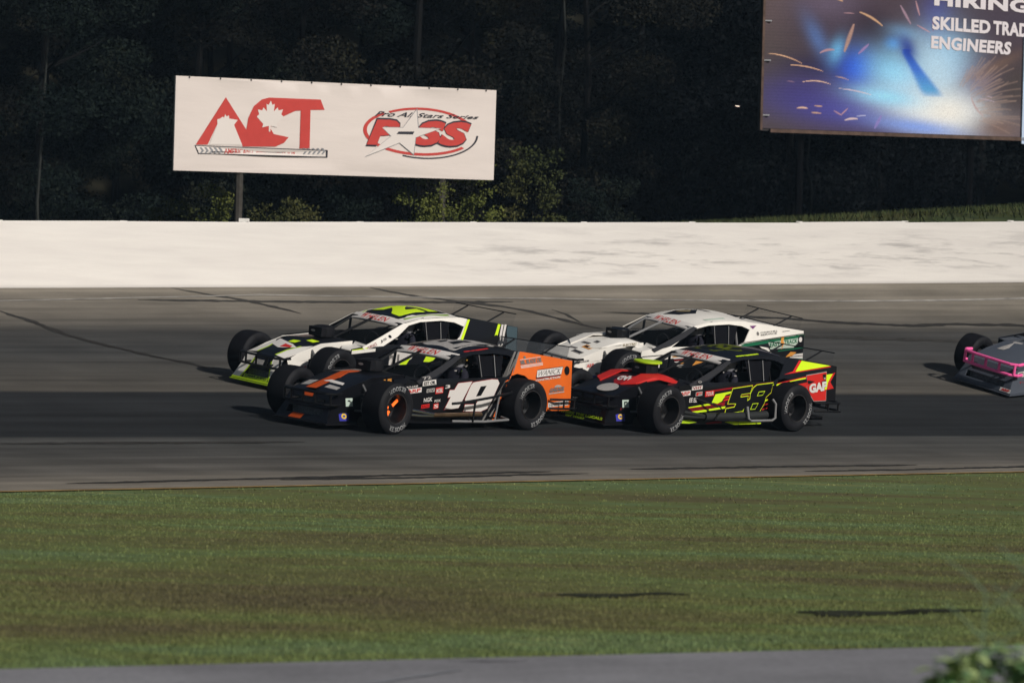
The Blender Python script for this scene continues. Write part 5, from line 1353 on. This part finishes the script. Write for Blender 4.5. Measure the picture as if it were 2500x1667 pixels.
mb = MB()
for (x, y, w_, h_, m) in ((1.80, .22, .10, .13, 'grey'), (1.70, -.02, .06, .10, 'grey'), (1.55, .20, .12, .11, 'tan'), (1.42, .0, .07, .10, 'grey'), (1.28, .18, .09, .10, 'grey')):
    q = [(x + w_ / 2, y - h_), (x + w_ / 2, y + h_), (x - w_ / 2, y + h_), (x - w_ / 2, y - h_)]; dpoly(mb, q, HOOD, M[m], .006); dpoly(mb, grow(q, -.03), HOOD, M['black'], .009)
mb.build('hood_stickers', C['hood'], smooth=False)
mb = MB(); f_ = C['NSF']; dpoly(mb, [(1.70, .30), (1.44, .28), (1.44, .21), (1.66, .14), (1.9, .12)], f_, M['blue'], .004); star_sticker(mb, 1.80, .40, 1.60, .32, f_, M['dwhite'], M['red'], 'ARP', .007); star_sticker(mb, 1.98, .44, 1.72, .41, f_, M['dwhite'], M['black'], 'RACE', .007); mb.build('side_sticker', C['noseside'], smooth=False)
mb = MB(); star_sticker(mb, 1.15, .60, .82, .55, lambda x, z, e: (x, .54 + e, z + .12), M['white'], MATS['gold_print'], 'ELECTRIC', .006); mb.build('hood_side_lettering', C['hood'], smooth=False)

# ---- white, black and neon car
cA = dict(D); cA.update(roof='white', hood='black', nose='black', pillarL='white', pillarR='white', pw=.10, deck='black', tail='teal', quarter='black', door='black', cowl='white', driver='driver in dark suit and grey helmet inside the white and neon car', spin=.9, lip='neong', hoodside='white')
A = make_car('black race car with white roof, white windshield posts and neon green trim, far left', cA, pose(-2.235101, 53.988086, 46.13))
mb = MB()
dpoly(mb, [(-.28, -.30), (-.50, -.44), (-1.3, -.44), (-1.3, .40), (-.9, .42), (-.36, .36)], ROOF, M['black'], .004, grid=.1)
for s in (-1,): dpoly(mb, [(-.32, -.40), (-.5, -.47), (-1.3, -.475), (-1.3, -.455), (-.5, -.45), (-.33, -.37)], ROOF, M['neong'], .006, grid=.1)
V2 = [(-.44, -.22), (-.78, -.26), (-.88, .10), (-.62, .28), (-.95, .30), (-.95, .40), (-.42, .36), (-.46, .22), (-.70, .0), (-.62, -.10), (-.50, -.06)]
dpoly(mb, [(-.50, -.36), (-.86, -.36), (-.94, -.10), (-.72, .12), (-.92, .14), (-.94, .32), (-.44, .28), (-.46, .10), (-.70, -.14), (-.54, -.16)], ROOF, M['neon'], .008, grid=.1)
dpoly(mb, [(-1.0, -.38), (-1.18, -.38), (-1.2, .32), (-1.02, .32)], ROOF, M['neon'], .008, grid=.1)
dpoly(mb, [(-.40, .44), (-1.25, .53), (-1.25, .47), (-.42, .40)], ROOF, mat('olive_green_print', (.18, .30, .03), .5), .007, grid=.1)
mb.build('roof_number', A['roof'], smooth=False)
mb = MB()
dpoly(mb, [(-1.515, 1.02), (-1.56, 1.02), (-1.30, .66), (-1.24, .66)], SIDE, M['neon'], .006); dpoly(mb, [(-1.50, 1.025), (-1.515, 1.025), (-1.24, .66), (-1.20, .66)], SIDE, M['dwhite'], .006)
dpoly(mb, [(-2.10, .955), (-2.15, .95), (-2.0, .58), (-1.93, .58)], SIDE, M['neon'], .006)
for d in (.07, .13): dpoly(mb, [(-2.10 - d, .95), (-2.14 - d, .945), (-2.04 - d, .56), (-1.99 - d, .56)], SIDE, M['dwhite'], .006)
dpoly(mb, [(-2.29, .93), (-2.49, .905), (-2.5, .45), (-2.2, .45)], SIDE, M['teal'], .005)
mb.build('quarter_stripe', A['quarter'], smooth=False)
mb = MB()
panelq = [(-1.5, 1.03), (-1.38, 1.05), (-1.0, 1.043), (-.6, 1.02), (-.3, .965), (-.3, .925), (-.6, .985), (-1.0, 1.005), (-1.25, .98), (-1.42, .92), (-1.30, .78), (-1.22, .73), (-1.28, .72), (-1.38, .78), (-1.47, .93)]
dpoly(mb, panelq, SIDE, M['white'], .005, grid=.2)
dpoly(mb, [(-.02, .60), (-.42, .62), (-.29, .48), (-.05, .37), (.16, .37), (.16, .60)], SIDE, M['dwhite'], .005, grid=None)
dpoly(mb, [(-.03, .36), (-.13, .49), (-.27, .49), (-.17, .37)], SIDE, M['neon'], .008, grid=None); dpoly(mb, [(-.54, .43), (-.59, .51), (-.83, .51), (-.73, .42)], SIDE, M['neon'], .006, grid=None)
dtext(mb, '21', [(.17, .54), (-.04, .55), (-.04, .34), (.16, .33)], SIDE, M['grey'], .009, bold=.03)
dpoly(mb, [(.92, .62), (.45, .645), (.45, .60), (.92, .57)], SIDE, M['white'], .006, grid=None); dpoly(mb, [(.92, .63), (.60, .66), (.60, .645), (.92, .62)], SIDE, M['neon'], .007, grid=None)
mb.build('window_surround', A['door'], smooth=False)
mb = MB()
for s in (-1, 1):
    dpoly(mb, [(2.0, .48 * s), (2.0, .26 * s), (1.75, .25 * s), (1.5, .32 * s), (1.35, .44 * s), (1.9, .49 * s)], HOOD, M['white'], .006)
    dpoly(mb, [(2.0, .26 * s), (2.0, .22 * s), (1.74, .215 * s), (1.48, .29 * s), (1.50, .32 * s), (1.75, .25 * s)], HOOD, M['neong'], .007)
dpoly(mb, [(1.74, .0), (1.62, -.28), (1.35, -.36), (1.5, .1), (1.58, .30)], HOOD, M['dwhite'], .009); dpoly(mb, [(1.70, .0), (1.55, -.02), (1.58, .18), (1.64, .2)], HOOD, M['red'], .012)
for (x, y) in ((1.40, .02), (1.22, .26)): dpoly(mb, [(x + .05, y - .08), (x + .05, y + .08), (x - .07, y + .10), (x - .05, y - .06)], HOOD, M['neon'], .012)
mb.build('hood_trim', A['hood'], smooth=False)
mb = MB()
for s in (-1, 1):
    dpoly(mb, [(.49 * s, .465), (.24 * s, .465), (.24 * s, .40), (.30 * s, .26), (.40 * s, .115), (.585 * s, .115), (.495 * s, .32)], FRONT, M['white'], .005); dpoly(mb, [(.24 * s, .40), (.21 * s, .40), (.27 * s, .26), (.36 * s, .115), (.40 * s, .115), (.30 * s, .26)], FRONT, M['neong'], .005)
dpoly(mb, [(-.59, .118), (.59, .118), (.60, .095), (-.60, .095)], FRONT, M['neon'], .006); dpoly(mb, [(-.2, .395), (.05, .395), (.05, .30), (-.2, .30)], FRONT, M['lgrey'], .005)
dpoly(mb, [(-.30, .17), (.32, .17), (.34, .125), (-.30, .125)], FRONT, M['neong'], .007); dtext(mb, 'GMBR JUDD', [(-.27, .165), (.30, .165), (.31, .13), (-.27, .13)], FRONT, M['black'], .010, bold=.03, shear=.2)
mb.build('nose_trim', A['nose'], smooth=False)
mb = MB(); f_ = A['NSF']; dpoly(mb, [(1.95, .45), (1.45, .47), (1.45, .38), (1.6, .34), (1.9, .34)], f_, M['white'], .005); star_sticker(mb, 1.70, .36, 1.48, .27, f_, M['dwhite'], M['red'], 'ARP', .008); mb.build('side_trim', A['noseside'], smooth=False)
mb = MB(); PF = lambda a, b, e: SIDE(a, b, e + .014)
dtext(mb, 'JS', [(.34, .745), (.18, .79), (.18, .755), (.34, .71)], PF, M['black'], .004, bold=.02); dpoly(mb, ell(.10, .80, .03, .02), PF, M['black'], .004, grid=None); dtext(mb, 'FURNACE', [(.62, .675), (.42, .73), (.42, .69), (.62, .64)], PF, M['dred'], .004, bold=.0); mb.build('post_stickers', A['door'], smooth=False)

# ---- slate grey car with pink bumper, cut by the right edge
NW[0] = 1.0; NW[1] = .12
cE = dict(D); cE.update(door='slate', quarter='slate', roof='slate', hood='slate', hoodside='slate', cowl='slate', nose='slate', noseside='slate', tail='slate', deck='slate', bumper='pink', lip='slate', pillarL='slate', driver='driver in dark suit and grey helmet inside the slate grey car', spin=.5)
Ec = make_car('slate grey race car with a hot pink front bumper at the right edge', cE, pose(9.206294, 61.476395, 43.74))
mb = MB(); dpoly(mb, [(1.1, -.30), (1.1, -.10), (1.55, -.16), (1.55, -.30)], HOOD, M['lgrey'], .006); mb.build('hood_sticker', Ec['hood'], smooth=False)
mb = MB(); dpoly(mb, [(.36, .165), (.58, .165), (.58, .105), (.36, .105)], FRONT, M['dwhite'], .005); dtext(mb, 'ARP', [(.39, .158), (.56, .158), (.56, .12), (.39, .12)], FRONT, M['red'], .008, bold=.05); mb.build('nose_sticker', Ec['nose'], smooth=False)
mb = MB(); f_ = Ec['NSF']; star_sticker(mb, 1.95, .42, 1.72, .33, f_, M['dwhite'], M['black'], 'FI', .006); star_sticker(mb, 1.95, .32, 1.72, .22, f_, M['dwhite'], M['dred'], 'VP', .006); mb.build('side_sticker', Ec['noseside'], smooth=False)
print('tris', sum(len(m.polygons) for m in bpy.data.meshes))
